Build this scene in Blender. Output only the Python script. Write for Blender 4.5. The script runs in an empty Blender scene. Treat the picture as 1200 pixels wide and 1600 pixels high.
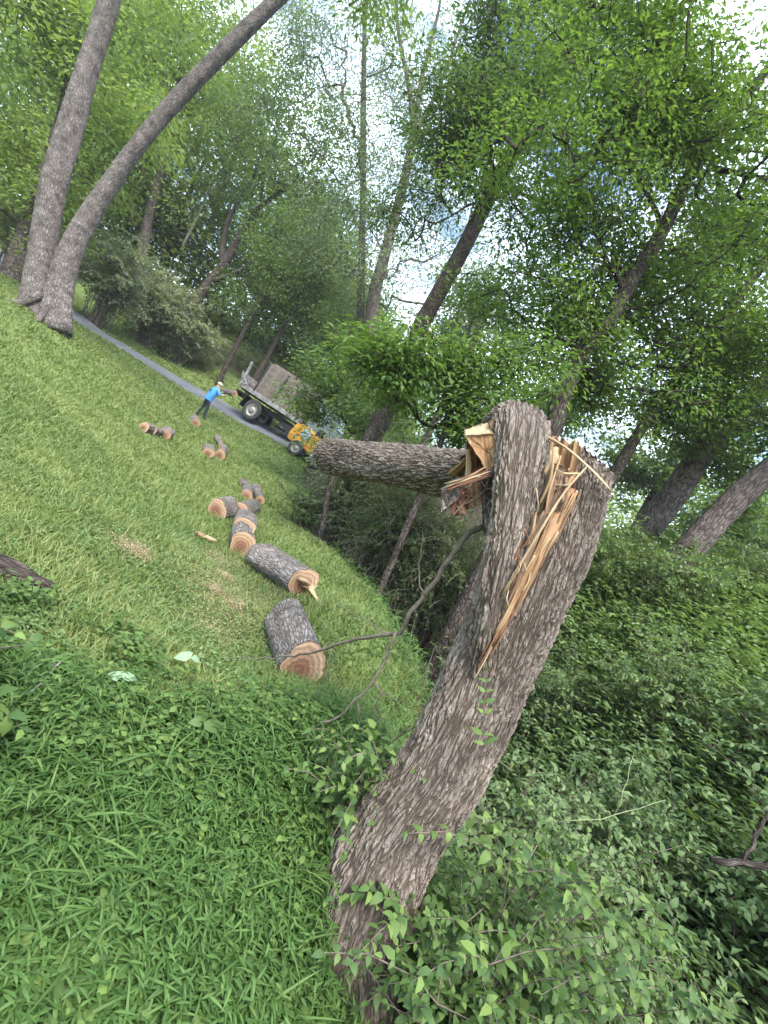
import bpy, bmesh, math, random
import numpy as np
from mathutils import Vector, Matrix, noise as mnoise

# ------------------------------------------------------------------ camera, world, sun, exposure
sc = bpy.context.scene
COL = sc.collection
R = math.radians
EYE = np.array([0.0, 0.0, 1.6])
PITCH, ROLL, FPX = R(3.58), R(29.0), 800.0
_F = np.array([0, math.cos(PITCH), -math.sin(PITCH)])
_R0 = np.array([1.0, 0, 0])
_U0 = np.array([0, math.sin(PITCH), math.cos(PITCH)])
XC = math.cos(ROLL) * _R0 + math.sin(ROLL) * _U0
YC = -math.sin(ROLL) * _R0 + math.cos(ROLL) * _U0
cam_d = bpy.data.cameras.new('camera')
cam_d.sensor_fit = 'VERTICAL'
cam_d.sensor_height = 36.0
cam_d.lens = 36.0 * FPX / 1600.0
cam_d.clip_start, cam_d.clip_end = 0.05, 2000.0
cam = bpy.data.objects.new('camera', cam_d)
COL.objects.link(cam)
m = Matrix.Identity(4)
for i in range(3):
    m[i][0], m[i][1], m[i][2], m[i][3] = XC[i], YC[i], -_F[i], EYE[i]
cam.matrix_world = m
sc.camera = cam

SUN_EL, SUN_AZ = R(55), R(172)          # azimuth clockwise from +Y
world = bpy.data.worlds.new('World')
sc.world = world
world.use_nodes = True
wn, wl = world.node_tree.nodes, world.node_tree.links
wn.clear()
sky = wn.new('ShaderNodeTexSky'); sky.sky_type = 'NISHITA'; sky.sun_disc = False
sky.sun_elevation, sky.sun_rotation = SUN_EL, SUN_AZ
sky.air_density, sky.dust_density, sky.ozone_density = 1.0, 1.5, 1.5
tc = wn.new('ShaderNodeTexCoord')
mp = wn.new('ShaderNodeMapping'); mp.inputs['Scale'].default_value = (1.0, 1.0, 2.2)
nz = wn.new('ShaderNodeTexNoise'); nz.inputs['Scale'].default_value = 2.6; nz.inputs['Detail'].default_value = 7; nz.inputs['Roughness'].default_value = 0.6
rp = wn.new('ShaderNodeValToRGB'); rp.color_ramp.elements[0].position = 0.40; rp.color_ramp.elements[1].position = 0.60
mx = wn.new('ShaderNodeMix'); mx.data_type = 'RGBA'
mx.inputs['B'].default_value = (8.2, 9.6, 11.6, 1)       # cloud, in the sky texture's own units
bgw = wn.new('ShaderNodeBackground'); bgw.inputs['Strength'].default_value = 0.125
ow = wn.new('ShaderNodeOutputWorld')
wl.new(tc.outputs['Generated'], mp.inputs['Vector']); wl.new(mp.outputs[0], nz.inputs['Vector'])
wl.new(nz.outputs[0], rp.inputs[0]); wl.new(rp.outputs[0], mx.inputs['Factor'])
wl.new(sky.outputs[0], mx.inputs['A']); wl.new(mx.outputs['Result'], bgw.inputs['Color']); wl.new(bgw.outputs[0], ow.inputs[0])

sun_d = bpy.data.lights.new('sun', 'SUN')
sun_d.energy, sun_d.angle, sun_d.color = 2.2, R(20), (1.0, 0.95, 0.86)
sun = bpy.data.objects.new('sun', sun_d); COL.objects.link(sun)
sdir = Vector((math.sin(SUN_AZ) * math.cos(SUN_EL), math.cos(SUN_AZ) * math.cos(SUN_EL), math.sin(SUN_EL)))
sun.rotation_euler = (-sdir).to_track_quat('-Z', 'Y').to_euler()
vs = sc.view_settings
vs.view_transform = 'Standard'; vs.look = 'None'; vs.gamma = 1.0; vs.use_curve_mapping = False
vs.exposure = 1.78
sc.cycles.max_bounces = 4; sc.cycles.diffuse_bounces = 3; sc.cycles.transmission_bounces = 2; sc.cycles.glossy_bounces = 1
sc.cycles.use_light_tree = False
sc.cycles.use_adaptive_sampling = True; sc.cycles.adaptive_threshold = 0.02
sc.cycles.sample_clamp_indirect = 6.0

rng = np.random.default_rng(7)

# ------------------------------------------------------------------ geometry helpers
def ray(px, py):
    return _F + ((px - 600.0) * XC - (py - 800.0) * YC) / FPX
def at(px, py, D):
    return EYE + D * ray(px, py)
def project(P):
    v = np.asarray(P) - EYE
    d = v @ _F
    dd = np.where(np.abs(d) < 1e-6, 1e-6, d)
    return 600 + FPX * (v @ XC) / dd, 800 - FPX * (v @ YC) / dd, d
def in_view(P, margin=260, near=0.2):
    x, y, d = project(P)
    return (d > near) & (x > -margin) & (x < 1200 + margin) & (y > -margin) & (y < 1600 + margin)

def unit(a):
    a = np.asarray(a, float)
    return a / np.maximum(np.linalg.norm(a, axis=-1, keepdims=True), 1e-9)

def raw_mesh(name, V, faces, attrs=None, mats=(), mat_idx=None, smooth=True, nside=3):
    """faces: (n,nside) int array"""
    me = bpy.data.meshes.new(name)
    V = np.ascontiguousarray(V, dtype=np.float32); faces = np.ascontiguousarray(faces, dtype=np.int32)
    me.vertices.add(len(V)); me.vertices.foreach_set('co', V.ravel())
    me.loops.add(faces.size); me.loops.foreach_set('vertex_index', faces.ravel())
    me.polygons.add(len(faces))
    me.polygons.foreach_set('loop_start', np.arange(0, faces.size, nside, dtype=np.int32))
    if mat_idx is not None:
        me.polygons.foreach_set('material_index', np.asarray(mat_idx, dtype=np.int32))
    if smooth:
        me.polygons.foreach_set('use_smooth', np.ones(len(faces), dtype=bool))
    for k, a in (attrs or {}).items():
        a = np.asarray(a, dtype=np.float32)
        if a.ndim == 2:
            at_ = me.attributes.new(k, 'FLOAT_VECTOR', 'POINT'); at_.data.foreach_set('vector', a.ravel())
        else:
            at_ = me.attributes.new(k, 'FLOAT', 'POINT'); at_.data.foreach_set('value', a)
    for mt in mats: me.materials.append(mt)
    me.update(calc_edges=True)
    return me

def link(name, me, parent=None, **props):
    o = bpy.data.objects.new(name, me)
    COL.objects.link(o)
    if parent is not None: o.parent = parent
    for k, v in props.items(): o[k] = v
    return o
def thing(name, label, cat, loc=(0, 0, 0), group=None):
    o = bpy.data.objects.new(name, None)
    o.empty_display_size = 0.1
    COL.objects.link(o); o.location = [float(c) for c in loc]
    o['label'] = label; o['category'] = cat
    if group: o['group'] = group
    return o
def put(name, me, root, **props):
    """mesh given in world coordinates, child of an unrotated Empty"""
    o = link(name, me, root, **props)
    o.location = [-c for c in root.location]
    return o

def smooth_path(P, n):
    P = np.asarray(P, float)
    if len(P) == 2:
        t = np.linspace(0, 1, n)[:, None]; return P[0] * (1 - t) + P[1] * t
    d = np.r_[0, np.cumsum(np.linalg.norm(np.diff(P, axis=0), axis=1))]
    t = np.linspace(0, d[-1], n)
    Q = np.vstack([2 * P[0] - P[1], P, 2 * P[-1] - P[-2]])
    out = np.zeros((n, P.shape[1]))
    for i, tt in enumerate(t):
        k = min(np.searchsorted(d, tt, side='right') - 1, len(P) - 2); k = max(k, 0)
        u = (tt - d[k]) / max(d[k + 1] - d[k], 1e-9)
        p0, p1, p2, p3 = Q[k], Q[k + 1], Q[k + 2], Q[k + 3]
        out[i] = 0.5 * ((2 * p1) + (-p0 + p2) * u + (2 * p0 - 5 * p1 + 4 * p2 - p3) * u ** 2 + (-p0 + 3 * p1 - 3 * p2 + p3) * u ** 3)
    return out

def frames(C, ref=(1, 0, 0)):
    T = np.gradient(C, axis=0); T = unit(T)
    ref = np.asarray(ref, float)
    U = ref - (T @ ref)[:, None] * T
    U = unit(U)
    Vv = np.cross(T, U)
    return T, U, Vv

def tube(C, rad, sides=8, ref=(1, 0, 0), cap=True, lump=0.0, seed=0):
    """returns V, quads->tri faces, bark coords"""
    C = np.asarray(C, float); n = len(C); rad = np.broadcast_to(np.asarray(rad, float), (n,))
    T, U, W = frames(C, ref)
    th = np.linspace(0, 2 * np.pi, sides, endpoint=False)
    rr = rad[:, None] * np.ones(sides)
    if lump:
        r2 = np.random.default_rng(seed)
        s = np.linspace(0, 1, n)[:, None]
        for k in range(2, 6):
            rr = rr * (1 + lump / k * np.sin(k * th + r2.uniform(0, 6) + r2.uniform(-5, 5) * s * 2) * np.sin(r2.uniform(4, 12) * s + r2.uniform(0, 6)))
    V = C[:, None, :] + rr[..., None] * (np.cos(th)[None, :, None] * U[:, None, :] + np.sin(th)[None, :, None] * W[:, None, :])
    s = np.r_[0, np.cumsum(np.linalg.norm(np.diff(C, axis=0), axis=1))]
    rm = float(np.mean(rad))
    bco = np.stack(np.broadcast_arrays(rm * np.cos(th)[None, :], rm * np.sin(th)[None, :], s[:, None]), -1)
    i = np.arange(n - 1)[:, None]; j = np.arange(sides)[None, :]; jn = (j + 1) % sides
    a, b, c, d = i * sides + j, i * sides + jn, (i + 1) * sides + jn, (i + 1) * sides + j
    F = np.concatenate([np.stack([a, b, c], -1).reshape(-1, 3), np.stack([a, c, d], -1).reshape(-1, 3)])
    V = V.reshape(-1, 3); bco = bco.reshape(-1, 3)
    if cap:
        V = np.vstack([V, C[0], C[-1]]); bco = np.vstack([bco, [0, 0, 0], [0, 0, s[-1]]])
        k0, k1 = len(V) - 2, len(V) - 1
        jj = np.arange(sides); jj2 = (jj + 1) % sides
        F = np.vstack([F, np.stack([jj2, jj, np.full(sides, k0)], -1), np.stack([(n - 1) * sides + jj, (n - 1) * sides + jj2, np.full(sides, k1)], -1)])
    return V, F, bco

class Acc:
    def __init__(s): s.V, s.F, s.B, s.n = [], [], [], 0
    def add(s, V, F, B=None):
        s.V.append(V); s.F.append(np.asarray(F) + s.n); s.B.append(np.zeros_like(V) if B is None else B); s.n += len(V)
    def mesh(s, name, mat, smooth=True, attr='bco'):
        return raw_mesh(name, np.vstack(s.V), np.vstack(s.F), {attr: np.vstack(s.B)}, [mat], smooth=smooth)

def box_mesh(name, size, mat, bevel=0.006, origin=(0, 0, 0)):
    bm = bmesh.new(); bmesh.ops.create_cube(bm, size=1)
    for v in bm.verts: v.co = Vector((v.co.x * size[0] + origin[0], v.co.y * size[1] + origin[1], v.co.z * size[2] + origin[2]))
    if bevel: bmesh.ops.bevel(bm, geom=bm.edges[:], offset=bevel, segments=1, affect='EDGES')
    me = bpy.data.meshes.new(name); bm.to_mesh(me); bm.free(); me.materials.append(mat)
    return me

# leaves -------------------------------------------------------------
def leaf_quads(P, Dv, Nv, L, W, fold=0.18, droop=0.15):
    """two folded triangles per leaf"""
    Dv = unit(Dv); S = unit(np.cross(Dv, Nv)); N = np.cross(S, Dv)
    L = np.asarray(L)[:, None]; W = np.asarray(W)[:, None]
    a = P
    b = P + Dv * L * 0.42 + S * W * 0.5 + N * W * fold
    c = P + Dv * L - N * L * droop
    d = P + Dv * L * 0.42 - S * W * 0.5 + N * W * fold
    V = np.stack([a, b, c, d], 1).reshape(-1, 3)
    k = np.arange(len(P))[:, None] * 4
    F = np.stack([k + [0, 1, 2], k + [0, 2, 3]], 1).reshape(-1, 3)
    return V, F
def leaf_long(P, Dv, Nv, L, W, fold=0.12, droop=0.35):
    """six-vertex arched leaf: four triangles"""
    Dv = unit(Dv); S = unit(np.cross(Dv, Nv)); N = np.cross(S, Dv)
    L = np.asarray(L)[:, None]; W = np.asarray(W)[:, None]
    a = P
    b = P + Dv * L * .3 + S * W * .5 + N * (W * fold - L * droop * .06)
    c = P + Dv * L * .3 - S * W * .5 + N * (W * fold - L * droop * .06)
    d = P + Dv * L * .68 + S * W * .36 + N * (W * fold - L * droop * .45)
    e = P + Dv * L * .68 - S * W * .36 + N * (W * fold - L * droop * .45)
    f = P + Dv * L * .97 - N * L * droop
    V = np.stack([a, b, c, d, e, f], 1).reshape(-1, 3)
    k = np.arange(len(P))[:, None] * 6
    F = np.stack([k + [0, 1, 2], k + [2, 1, 3], k + [2, 3, 4], k + [4, 3, 5]], 1).reshape(-1, 3)
    return V, F
def rand_dirs(n, r, zmin=-1, zmax=1):
    z = r.uniform(zmin, zmax, n); p = r.uniform(0, 2 * np.pi, n); q = np.sqrt(np.maximum(0, 1 - z * z))
    return np.stack([q * np.cos(p), q * np.sin(p), z], -1)

# ------------------------------------------------------------------ materials
def mat_new(name):
    mt = bpy.data.materials.new(name); mt.use_nodes = True
    n, l = mt.node_tree.nodes, mt.node_tree.links; n.clear()
    out = n.new('ShaderNodeOutputMaterial')
    return mt, n, l, out
def ramp(n, stops):
    r = n.new('ShaderNodeValToRGB'); e = r.color_ramp.elements
    while len(e) > 1: e.remove(e[-1])
    e[0].position, e[0].color = stops[0][0], (*stops[0][1], 1)
    for p, c in stops[1:]:
        k = e.new(p); k.color = (*c, 1)
    return r
def leaf_mat(name, c0, c1, c2, trans=0.5, tint=(1.25, 1.25, 0.55), rough=0.55, gloss=0.25):
    mt, n, l, out = mat_new(name)
    a = n.new('ShaderNodeAttribute'); a.attribute_name = 'var'
    r = ramp(n, [(0, c0), (0.5, c1), (1, c2)]); l.new(a.outputs['Fac'], r.inputs[0])
    b = n.new('ShaderNodeBsdfPrincipled'); b.inputs['Roughness'].default_value = rough
    b.inputs['Specular IOR Level'].default_value = gloss
    l.new(r.outputs[0], b.inputs['Base Color'])
    t = n.new('ShaderNodeBsdfTranslucent')
    mu = n.new('ShaderNodeMix'); mu.data_type = 'RGBA'; mu.blend_type = 'MULTIPLY'; mu.inputs['Factor'].default_value = 1
    mu.inputs['B'].default_value = (*tint, 1); l.new(r.outputs[0], mu.inputs['A']); l.new(mu.outputs['Result'], t.inputs['Color'])
    ms = n.new('ShaderNodeMixShader'); ms.inputs[0].default_value = trans
    l.new(b.outputs[0], ms.inputs[1]); l.new(t.outputs[0], ms.inputs[2]); l.new(ms.outputs[0], out.inputs[0])
    return mt
def bark_mat(name, ridge, furrow, light, cell=0.035, stretch=0.22, disp=0.012, true_disp=False, lichen=0.35, width=0.28, warp=1.6):
    mt, n, l, out = mat_new(name)
    a = n.new('ShaderNodeAttribute'); a.attribute_name = 'bco'
    m1 = n.new('ShaderNodeMapping'); m1.inputs['Scale'].default_value = (1 / cell, 1 / cell, stretch / cell)
    l.new(a.outputs['Vector'], m1.inputs['Vector'])
    nw = n.new('ShaderNodeTexNoise'); nw.inputs['Scale'].default_value = 0.8; nw.inputs['Detail'].default_value = 3
    l.new(m1.outputs[0], nw.inputs['Vector'])
    ad = n.new('ShaderNodeVectorMath'); ad.operation = 'MULTIPLY_ADD'; ad.inputs[1].default_value = (warp, warp, warp)
    l.new(nw.outputs['Color'], ad.inputs[0]); l.new(m1.outputs[0], ad.inputs[2])
    vo = n.new('ShaderNodeTexVoronoi'); vo.feature = 'DISTANCE_TO_EDGE'; vo.inputs['Scale'].default_value = 1.0
    l.new(ad.outputs[0], vo.inputs['Vector'])
    vc = n.new('ShaderNodeTexVoronoi'); vc.feature = 'F1'; l.new(ad.outputs[0], vc.inputs['Vector']); vc.inputs['Scale'].default_value = 1.0
    hr = n.new('ShaderNodeMapRange'); hr.interpolation_type = 'SMOOTHSTEP'; hr.inputs[2].default_value = width
    l.new(vo.outputs['Distance'], hr.inputs[0])
    v2 = n.new('ShaderNodeTexVoronoi'); v2.feature = 'DISTANCE_TO_EDGE'; v2.inputs['Scale'].default_value = 2.1
    sq = n.new('ShaderNodeVectorMath'); sq.operation = 'MULTIPLY'; sq.inputs[1].default_value = (.8, .8, 1.5); l.new(ad.outputs[0], sq.inputs[0]); l.new(sq.outputs[0], v2.inputs['Vector'])
    h2 = n.new('ShaderNodeMapRange'); h2.interpolation_type = 'SMOOTHSTEP'; h2.inputs[2].default_value = .22; h2.inputs[3].default_value = .5; l.new(v2.outputs['Distance'], h2.inputs[0])
    hb = hr; hr = n.new('ShaderNodeMath'); hr.operation = 'MULTIPLY'; l.new(hb.outputs[0], hr.inputs[0]); l.new(h2.outputs[0], hr.inputs[1])
    n2 = n.new('ShaderNodeTexNoise'); n2.inputs['Scale'].default_value = 3.5; n2.inputs['Detail'].default_value = 6; n2.inputs['Roughness'].default_value = 0.65
    l.new(m1.outputs[0], n2.inputs['Vector'])
    n3 = n.new('ShaderNodeTexNoise'); n3.inputs['Scale'].default_value = 5; n3.inputs['Detail'].default_value = 4
    l.new(a.outputs['Vector'], n3.inputs['Vector'])
    cr = ramp(n, [(0.0, furrow), (0.45, ridge), (1.0, ridge)]); l.new(hr.outputs[0], cr.inputs[0])
    lr = ramp(n, [(0.42, (0, 0, 0)), (0.7, (1, 1, 1))]); l.new(n2.outputs[0], lr.inputs[0])
    mm = n.new('ShaderNodeMath'); mm.operation = 'MULTIPLY'; l.new(lr.outputs[0], mm.inputs[0])
    mm2 = n.new('ShaderNodeMath'); mm2.operation = 'MULTIPLY'; l.new(hr.outputs[0], mm2.inputs[0]); mm2.inputs[1].default_value = 0.9
    l.new(mm2.outputs[0], mm.inputs[1])
    mc = n.new('ShaderNodeMix'); mc.data_type = 'RGBA'; l.new(mm.outputs[0], mc.inputs['Factor']); l.new(cr.outputs[0], mc.inputs['A'])
    mc.inputs['B'].default_value = (*light, 1)
    hv = n.new('ShaderNodeHueSaturation'); l.new(mc.outputs['Result'], hv.inputs['Color'])
    mv = n.new('ShaderNodeMapRange'); mv.inputs[1].default_value = .3; mv.inputs[2].default_value = .7; mv.inputs[3].default_value = 1 - lichen; mv.inputs[4].default_value = 1 + lichen
    l.new(n3.outputs[0], mv.inputs[0]); l.new(mv.outputs[0], hv.inputs['Value'])
    b = n.new('ShaderNodeBsdfPrincipled'); b.inputs['Roughness'].default_value = 0.92; b.inputs['Specular IOR Level'].default_value = 0.15
    l.new(hv.outputs[0], b.inputs['Base Color'])
    hh = n.new('ShaderNodeMath'); hh.operation = 'MULTIPLY_ADD'; l.new(n2.outputs[0], hh.inputs[0]); hh.inputs[1].default_value = 0.55; l.new(hr.outputs[0], hh.inputs[2])
    if true_disp:
        dn = n.new('ShaderNodeDisplacement'); dn.inputs['Midlevel'].default_value = 0.9; dn.inputs['Scale'].default_value = disp
        l.new(hh.outputs[0], dn.inputs['Height']); l.new(dn.outputs[0], out.inputs['Displacement'])
        mt.displacement_method = 'BOTH'
    else:
        bp = n.new('ShaderNodeBump'); bp.inputs['Distance'].default_value = disp; bp.inputs['Strength'].default_value = 1
        l.new(hh.outputs[0], bp.inputs['Height']); l.new(bp.outputs[0], b.inputs['Normal'])
    l.new(b.outputs[0], out.inputs[0])
    return mt
def wood_mat(name, c0, c1, c2, sx=70, sz=2.5, bump=0.004):
    """fresh split wood, fibres run along bco.z"""
    mt, n, l, out = mat_new(name)
    a = n.new('ShaderNodeAttribute'); a.attribute_name = 'bco'
    m1 = n.new('ShaderNodeMapping'); m1.inputs['Scale'].default_value = (sx, sx, sz); l.new(a.outputs['Vector'], m1.inputs['Vector'])
    n1 = n.new('ShaderNodeTexNoise'); n1.inputs['Scale'].default_value = 1; n1.inputs['Detail'].default_value = 5; l.new(m1.outputs[0], n1.inputs['Vector'])
    n2 = n.new('ShaderNodeTexNoise'); n2.inputs['Scale'].default_value = 5; n2.inputs['Detail'].default_value = 3; l.new(a.outputs['Vector'], n2.inputs['Vector'])
    mixf = n.new('ShaderNodeMath'); mixf.operation = 'MULTIPLY_ADD'; mixf.inputs[1].default_value = .55; l.new(n1.outputs[0], mixf.inputs[0])
    m3 = n.new('ShaderNodeMath'); m3.operation = 'MULTIPLY'; m3.inputs[1].default_value = .45; l.new(n2.outputs[0], m3.inputs[0]); l.new(m3.outputs[0], mixf.inputs[2])
    r = ramp(n, [(.34, c0), (.5, c1), (.66, c2)]); l.new(mixf.outputs[0], r.inputs[0])
    b = n.new('ShaderNodeBsdfPrincipled'); b.inputs['Roughness'].default_value = .7; b.inputs['Specular IOR Level'].default_value = .2
    l.new(r.outputs[0], b.inputs['Base Color'])
    bp = n.new('ShaderNodeBump'); bp.inputs['Distance'].default_value = bump; l.new(n1.outputs[0], bp.inputs['Height']); l.new(bp.outputs[0], b.inputs['Normal'])
    l.new(b.outputs[0], out.inputs[0])
    return mt
def rings_mat(name, inner, outer):
    """sawn log end: rings about the local z axis, in bco (x,y in units of the radius)"""
    mt, n, l, out = mat_new(name)
    a = n.new('ShaderNodeAttribute'); a.attribute_name = 'bco'
    nz = n.new('ShaderNodeTexNoise'); nz.inputs['Scale'].default_value = 2.5; l.new(a.outputs['Vector'], nz.inputs['Vector'])
    ad = n.new('ShaderNodeVectorMath'); ad.operation = 'MULTIPLY_ADD'; ad.inputs[1].default_value = (.25, .25, 0); l.new(nz.outputs['Color'], ad.inputs[0]); l.new(a.outputs['Vector'], ad.inputs[2])
    ln = n.new('ShaderNodeVectorMath'); ln.operation = 'LENGTH'; l.new(ad.outputs[0], ln.inputs[0])
    sn = n.new('ShaderNodeMath'); sn.operation = 'MULTIPLY'; sn.inputs[1].default_value = 26; l.new(ln.outputs['Value'], sn.inputs[0])
    si = n.new('ShaderNodeMath'); si.operation = 'SINE'; l.new(sn.outputs[0], si.inputs[0])
    r = ramp(n, [(0, inner), (.35, tuple(c * 1.15 for c in inner)), (.70, tuple(c * .95 for c in outer)), (.80, outer), (1, (outer[0] * 1.25, outer[1] * 1.3, outer[2] * 1.4))]); l.new(ln.outputs['Value'], r.inputs[0])
    hv = n.new('ShaderNodeHueSaturation'); l.new(r.outputs[0], hv.inputs['Color'])
    mr = n.new('ShaderNodeMapRange'); mr.inputs[1].default_value = -1; mr.inputs[3].default_value = .66; mr.inputs[4].default_value = 1.08; l.new(si.outputs[0], mr.inputs[0])
    n2 = n.new('ShaderNodeTexNoise'); n2.inputs['Scale'].default_value = 9; n2.inputs['Detail'].default_value = 5; l.new(a.outputs['Vector'], n2.inputs['Vector'])
    mu = n.new('ShaderNodeMath'); mu.operation = 'MULTIPLY'; l.new(mr.outputs[0], mu.inputs[0])
    m4 = n.new('ShaderNodeMapRange'); m4.inputs[1].default_value = .3; m4.inputs[2].default_value = .7; m4.inputs[3].default_value = .7; m4.inputs[4].default_value = 1.2
    l.new(n2.outputs[0], m4.inputs[0]); l.new(m4.outputs[0], mu.inputs[1]); l.new(mu.outputs[0], hv.inputs['Value'])
    b = n.new('ShaderNodeBsdfPrincipled'); b.inputs['Roughness'].default_value = .8; l.new(hv.outputs[0], b.inputs['Base Color'])
    l.new(b.outputs[0], out.inputs[0])
    return mt
def plain_mat(name, col, rough=.6, metal=0.0, var=.25, scale=6, dirt=None, spec=.4):
    mt, n, l, out = mat_new(name)
    t = n.new('ShaderNodeTexCoord')
    nz = n.new('ShaderNodeTexNoise'); nz.inputs['Scale'].default_value = scale; nz.inputs['Detail'].default_value = 6; nz.inputs['Roughness'].default_value = .65
    l.new(t.outputs['Object'], nz.inputs['Vector'])
    d = dirt or tuple(c * (1 - var) for c in col)
    r = ramp(n, [(.35, d), (.62, col)]); l.new(nz.outputs[0], r.inputs[0])
    b = n.new('ShaderNodeBsdfPrincipled'); b.inputs['Roughness'].default_value = rough; b.inputs['Metallic'].default_value = metal
    b.inputs['Specular IOR Level'].default_value = spec
    l.new(r.outputs[0], b.inputs['Base Color'])
    bp = n.new('ShaderNodeBump'); bp.inputs['Distance'].default_value = .01; bp.inputs['Strength'].default_value = .3
    l.new(nz.outputs[0], bp.inputs['Height']); l.new(bp.outputs[0], b.inputs['Normal'])
    l.new(b.outputs[0], out.inputs[0])
    return mt

M = {}
M['bark_main'] = bark_mat('bark_main', (.178, .142, .116), (.072, .054, .041), (.335, .295, .26), cell=.021, stretch=.15, disp=.014, true_disp=True, width=.26, warp=2.4)
M['bark_log'] = bark_mat('bark_log', (.26, .228, .205), (.10, .08, .066), (.50, .47, .44), cell=.026, stretch=.2, disp=.02, width=.22, warp=2.2)
M['bark_grey'] = bark_mat('bark_grey', (.19, .162, .148), (.10, .082, .072), (.34, .31, .29), cell=.045, stretch=.3, disp=.03, lichen=.45)
M['bark_dark'] = bark_mat('bark_dark', (.085, .065, .055), (.03, .024, .02), (.16, .135, .12), cell=.045, stretch=.25, disp=.02)
M['bark_mid'] = bark_mat('bark_mid', (.13, .105, .09), (.05, .04, .034), (.24, .21, .19), cell=.05, stretch=.22, disp=.02)
M['twig'] = plain_mat('twig', (.16, .13, .10), .85, var=.5, scale=30)
M['twig_pale'] = plain_mat('twig_pale', (.34, .31, .27), .85, var=.4, scale=30)
M['cane'] = plain_mat('cane', (.26, .29, .15), .8, var=.4, scale=30)
M['wood'] = wood_mat('wood_fresh', (.12, .055, .026), (.27, .155, .078), (.42, .28, .155), sx=85, bump=.01)
M['wood_pale'] = wood_mat('wood_pale', (.20, .13, .07), (.34, .245, .14), (.47, .355, .225), bump=.008)
M['wood_red'] = wood_mat('wood_red', (.075, .032, .020), (.155, .070, .042), (.25, .14, .085))
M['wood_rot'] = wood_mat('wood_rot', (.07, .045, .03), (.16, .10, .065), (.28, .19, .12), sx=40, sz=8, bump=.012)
M['rings'] = rings_mat('rings', (.175, .082, .044), (.36, .225, .130))
M['rings_pink'] = rings_mat('rings_pink', (.20, .088, .05), (.34, .195, .118))

G0 = dict(
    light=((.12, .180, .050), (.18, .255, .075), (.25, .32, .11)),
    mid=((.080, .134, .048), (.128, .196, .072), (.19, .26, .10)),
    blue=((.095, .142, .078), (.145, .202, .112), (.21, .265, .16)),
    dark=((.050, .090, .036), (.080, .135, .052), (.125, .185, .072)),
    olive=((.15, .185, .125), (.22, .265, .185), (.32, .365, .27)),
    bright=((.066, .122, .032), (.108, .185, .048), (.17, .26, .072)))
for k, v in G0.items():
    M['leaf_' + k] = leaf_mat('leaf_' + k, *v)
M['leaf_shrub'] = leaf_mat('leaf_shrub', (.050, .100, .032), (.090, .155, .045), (.18, .265, .068), trans=.4, gloss=.28)
M['leaf_under'] = leaf_mat('leaf_under', (.082, .140, .058), (.132, .205, .084), (.20, .275, .115), trans=.42, gloss=.28)
M['grass_tall'] = leaf_mat('grass_tall', (.034, .078, .018), (.062, .125, .030), (.115, .195, .052), trans=.35)
M['grass_lawn'] = leaf_mat('grass_lawn', (.105, .150, .046), (.165, .215, .068), (.25, .285, .11), trans=.3)
M['clover'] = leaf_mat('clover', (.060, .120, .036), (.10, .175, .055), (.20, .26, .11), trans=.3)
M['straw'] = leaf_mat('straw', (.22, .165, .09), (.36, .28, .165), (.52, .42, .27), trans=.15, tint=(1, 1, 1))
M['litter'] = leaf_mat('litter', (.05, .035, .022), (.10, .07, .045), (.19, .14, .09), trans=.1, tint=(1, 1, 1))
M['leaf_pale'] = leaf_mat('leaf_pale', (.17, .26, .15), (.21, .31, .18), (.25, .35, .22), trans=.2, gloss=.4)

# ------------------------------------------------------------------ terrain
_A = []
def g_px(px, py, D): _A.append(at(px, py, D))
def g_h(x, y, z): _A.append(np.array([x, y, z + 1.6]))
for a in [(100, 1560, 1.34), (400, 1560, 1.62), (520, 1500, 1.95), (0, 1200, 1.75), (0, 950, 2.5), (470, 1062, 3.8), (430, 905, 6.0),
          (240, 850, 4.8), (0, 700, 4.7), (345, 808, 8.0), (250, 688, 12.3), (340, 714, 15.6), (308, 654, 22.0), (60, 492, 14.0), (0, 560, 9.5),
          (150, 620, 11.5), (120, 530, 15.0),
          (100, 492, 21.5), (200, 552, 23.6), (307, 619, 25.0), (415, 680, 24.8), (490, 729, 24.0),
          (100, 478, 24.6), (200, 535, 26.8), (313, 605, 28.2), (415, 663, 28.0),
          (180, 500, 30), (290, 565, 31.5), (30, 440, 26), (290, 492, 38), (360, 552, 34), (120, 430, 36), (0, 380, 40),
          (1010, 950, 10.0), (980, 880, 13.0)]:
    g_px(*a)
for a in [(1.2, 5.1, -1.7), (.74, 7.2, -1.8), (-.1, 9.4, -1.86), (-2, 16, -1.9), (-3.8, 22, -1.6), (.76, 2.04, -1.62), (.9, 3.4, -1.66),
          (2.0, .9, -2.9), (2.2, 3, -3.1), (2.5, 5.3, -3.3), (2.2, 7.5, -3.3), (1.5, 10, -3.2), (-.3, 16, -2.9), (-2, 22, -2.5),
          (3.7, 3, -2.1), (4.1, 5.5, -1.7), (4, 8, -1.4), (3.5, 11, -1.1), (2, 17, -.8), (8, 8, .6), (9, 14, 2), (6, 4, -.7), (9, 3, .4),
          (14, 8, 2.5), (5, 25, .6), (12, 25, 3), (2, 30, .4), (4, 40, 2), (0, 0, -1.58), (-2, 0, -1.5), (-5, 2, -1.35), (-6, 7, -1.25),
          (.8, 0, -1.7), (2.2, -2, -2.8), (5, -1, -1.6), (0, -6, -1.5), (-8, -4, -1.2), (6, -7, -1.4), (-15, 4, -.7), (-22, 12, -.1), (-28, 26, .4),
          (-40, 30, 1.5), (-30, 45, 5), (-15, 50, 6), (0, 55, 4.5), (20, 50, 5), (30, 20, 4.5), (30, -10, 3), (-40, -10, 0), (0, -40, -1)]:
    g_h(*a)
_A = np.array(_A)
_c = 0.9
def _phi(r2): return np.sqrt(r2 + _c * _c)
_n = len(_A)
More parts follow.
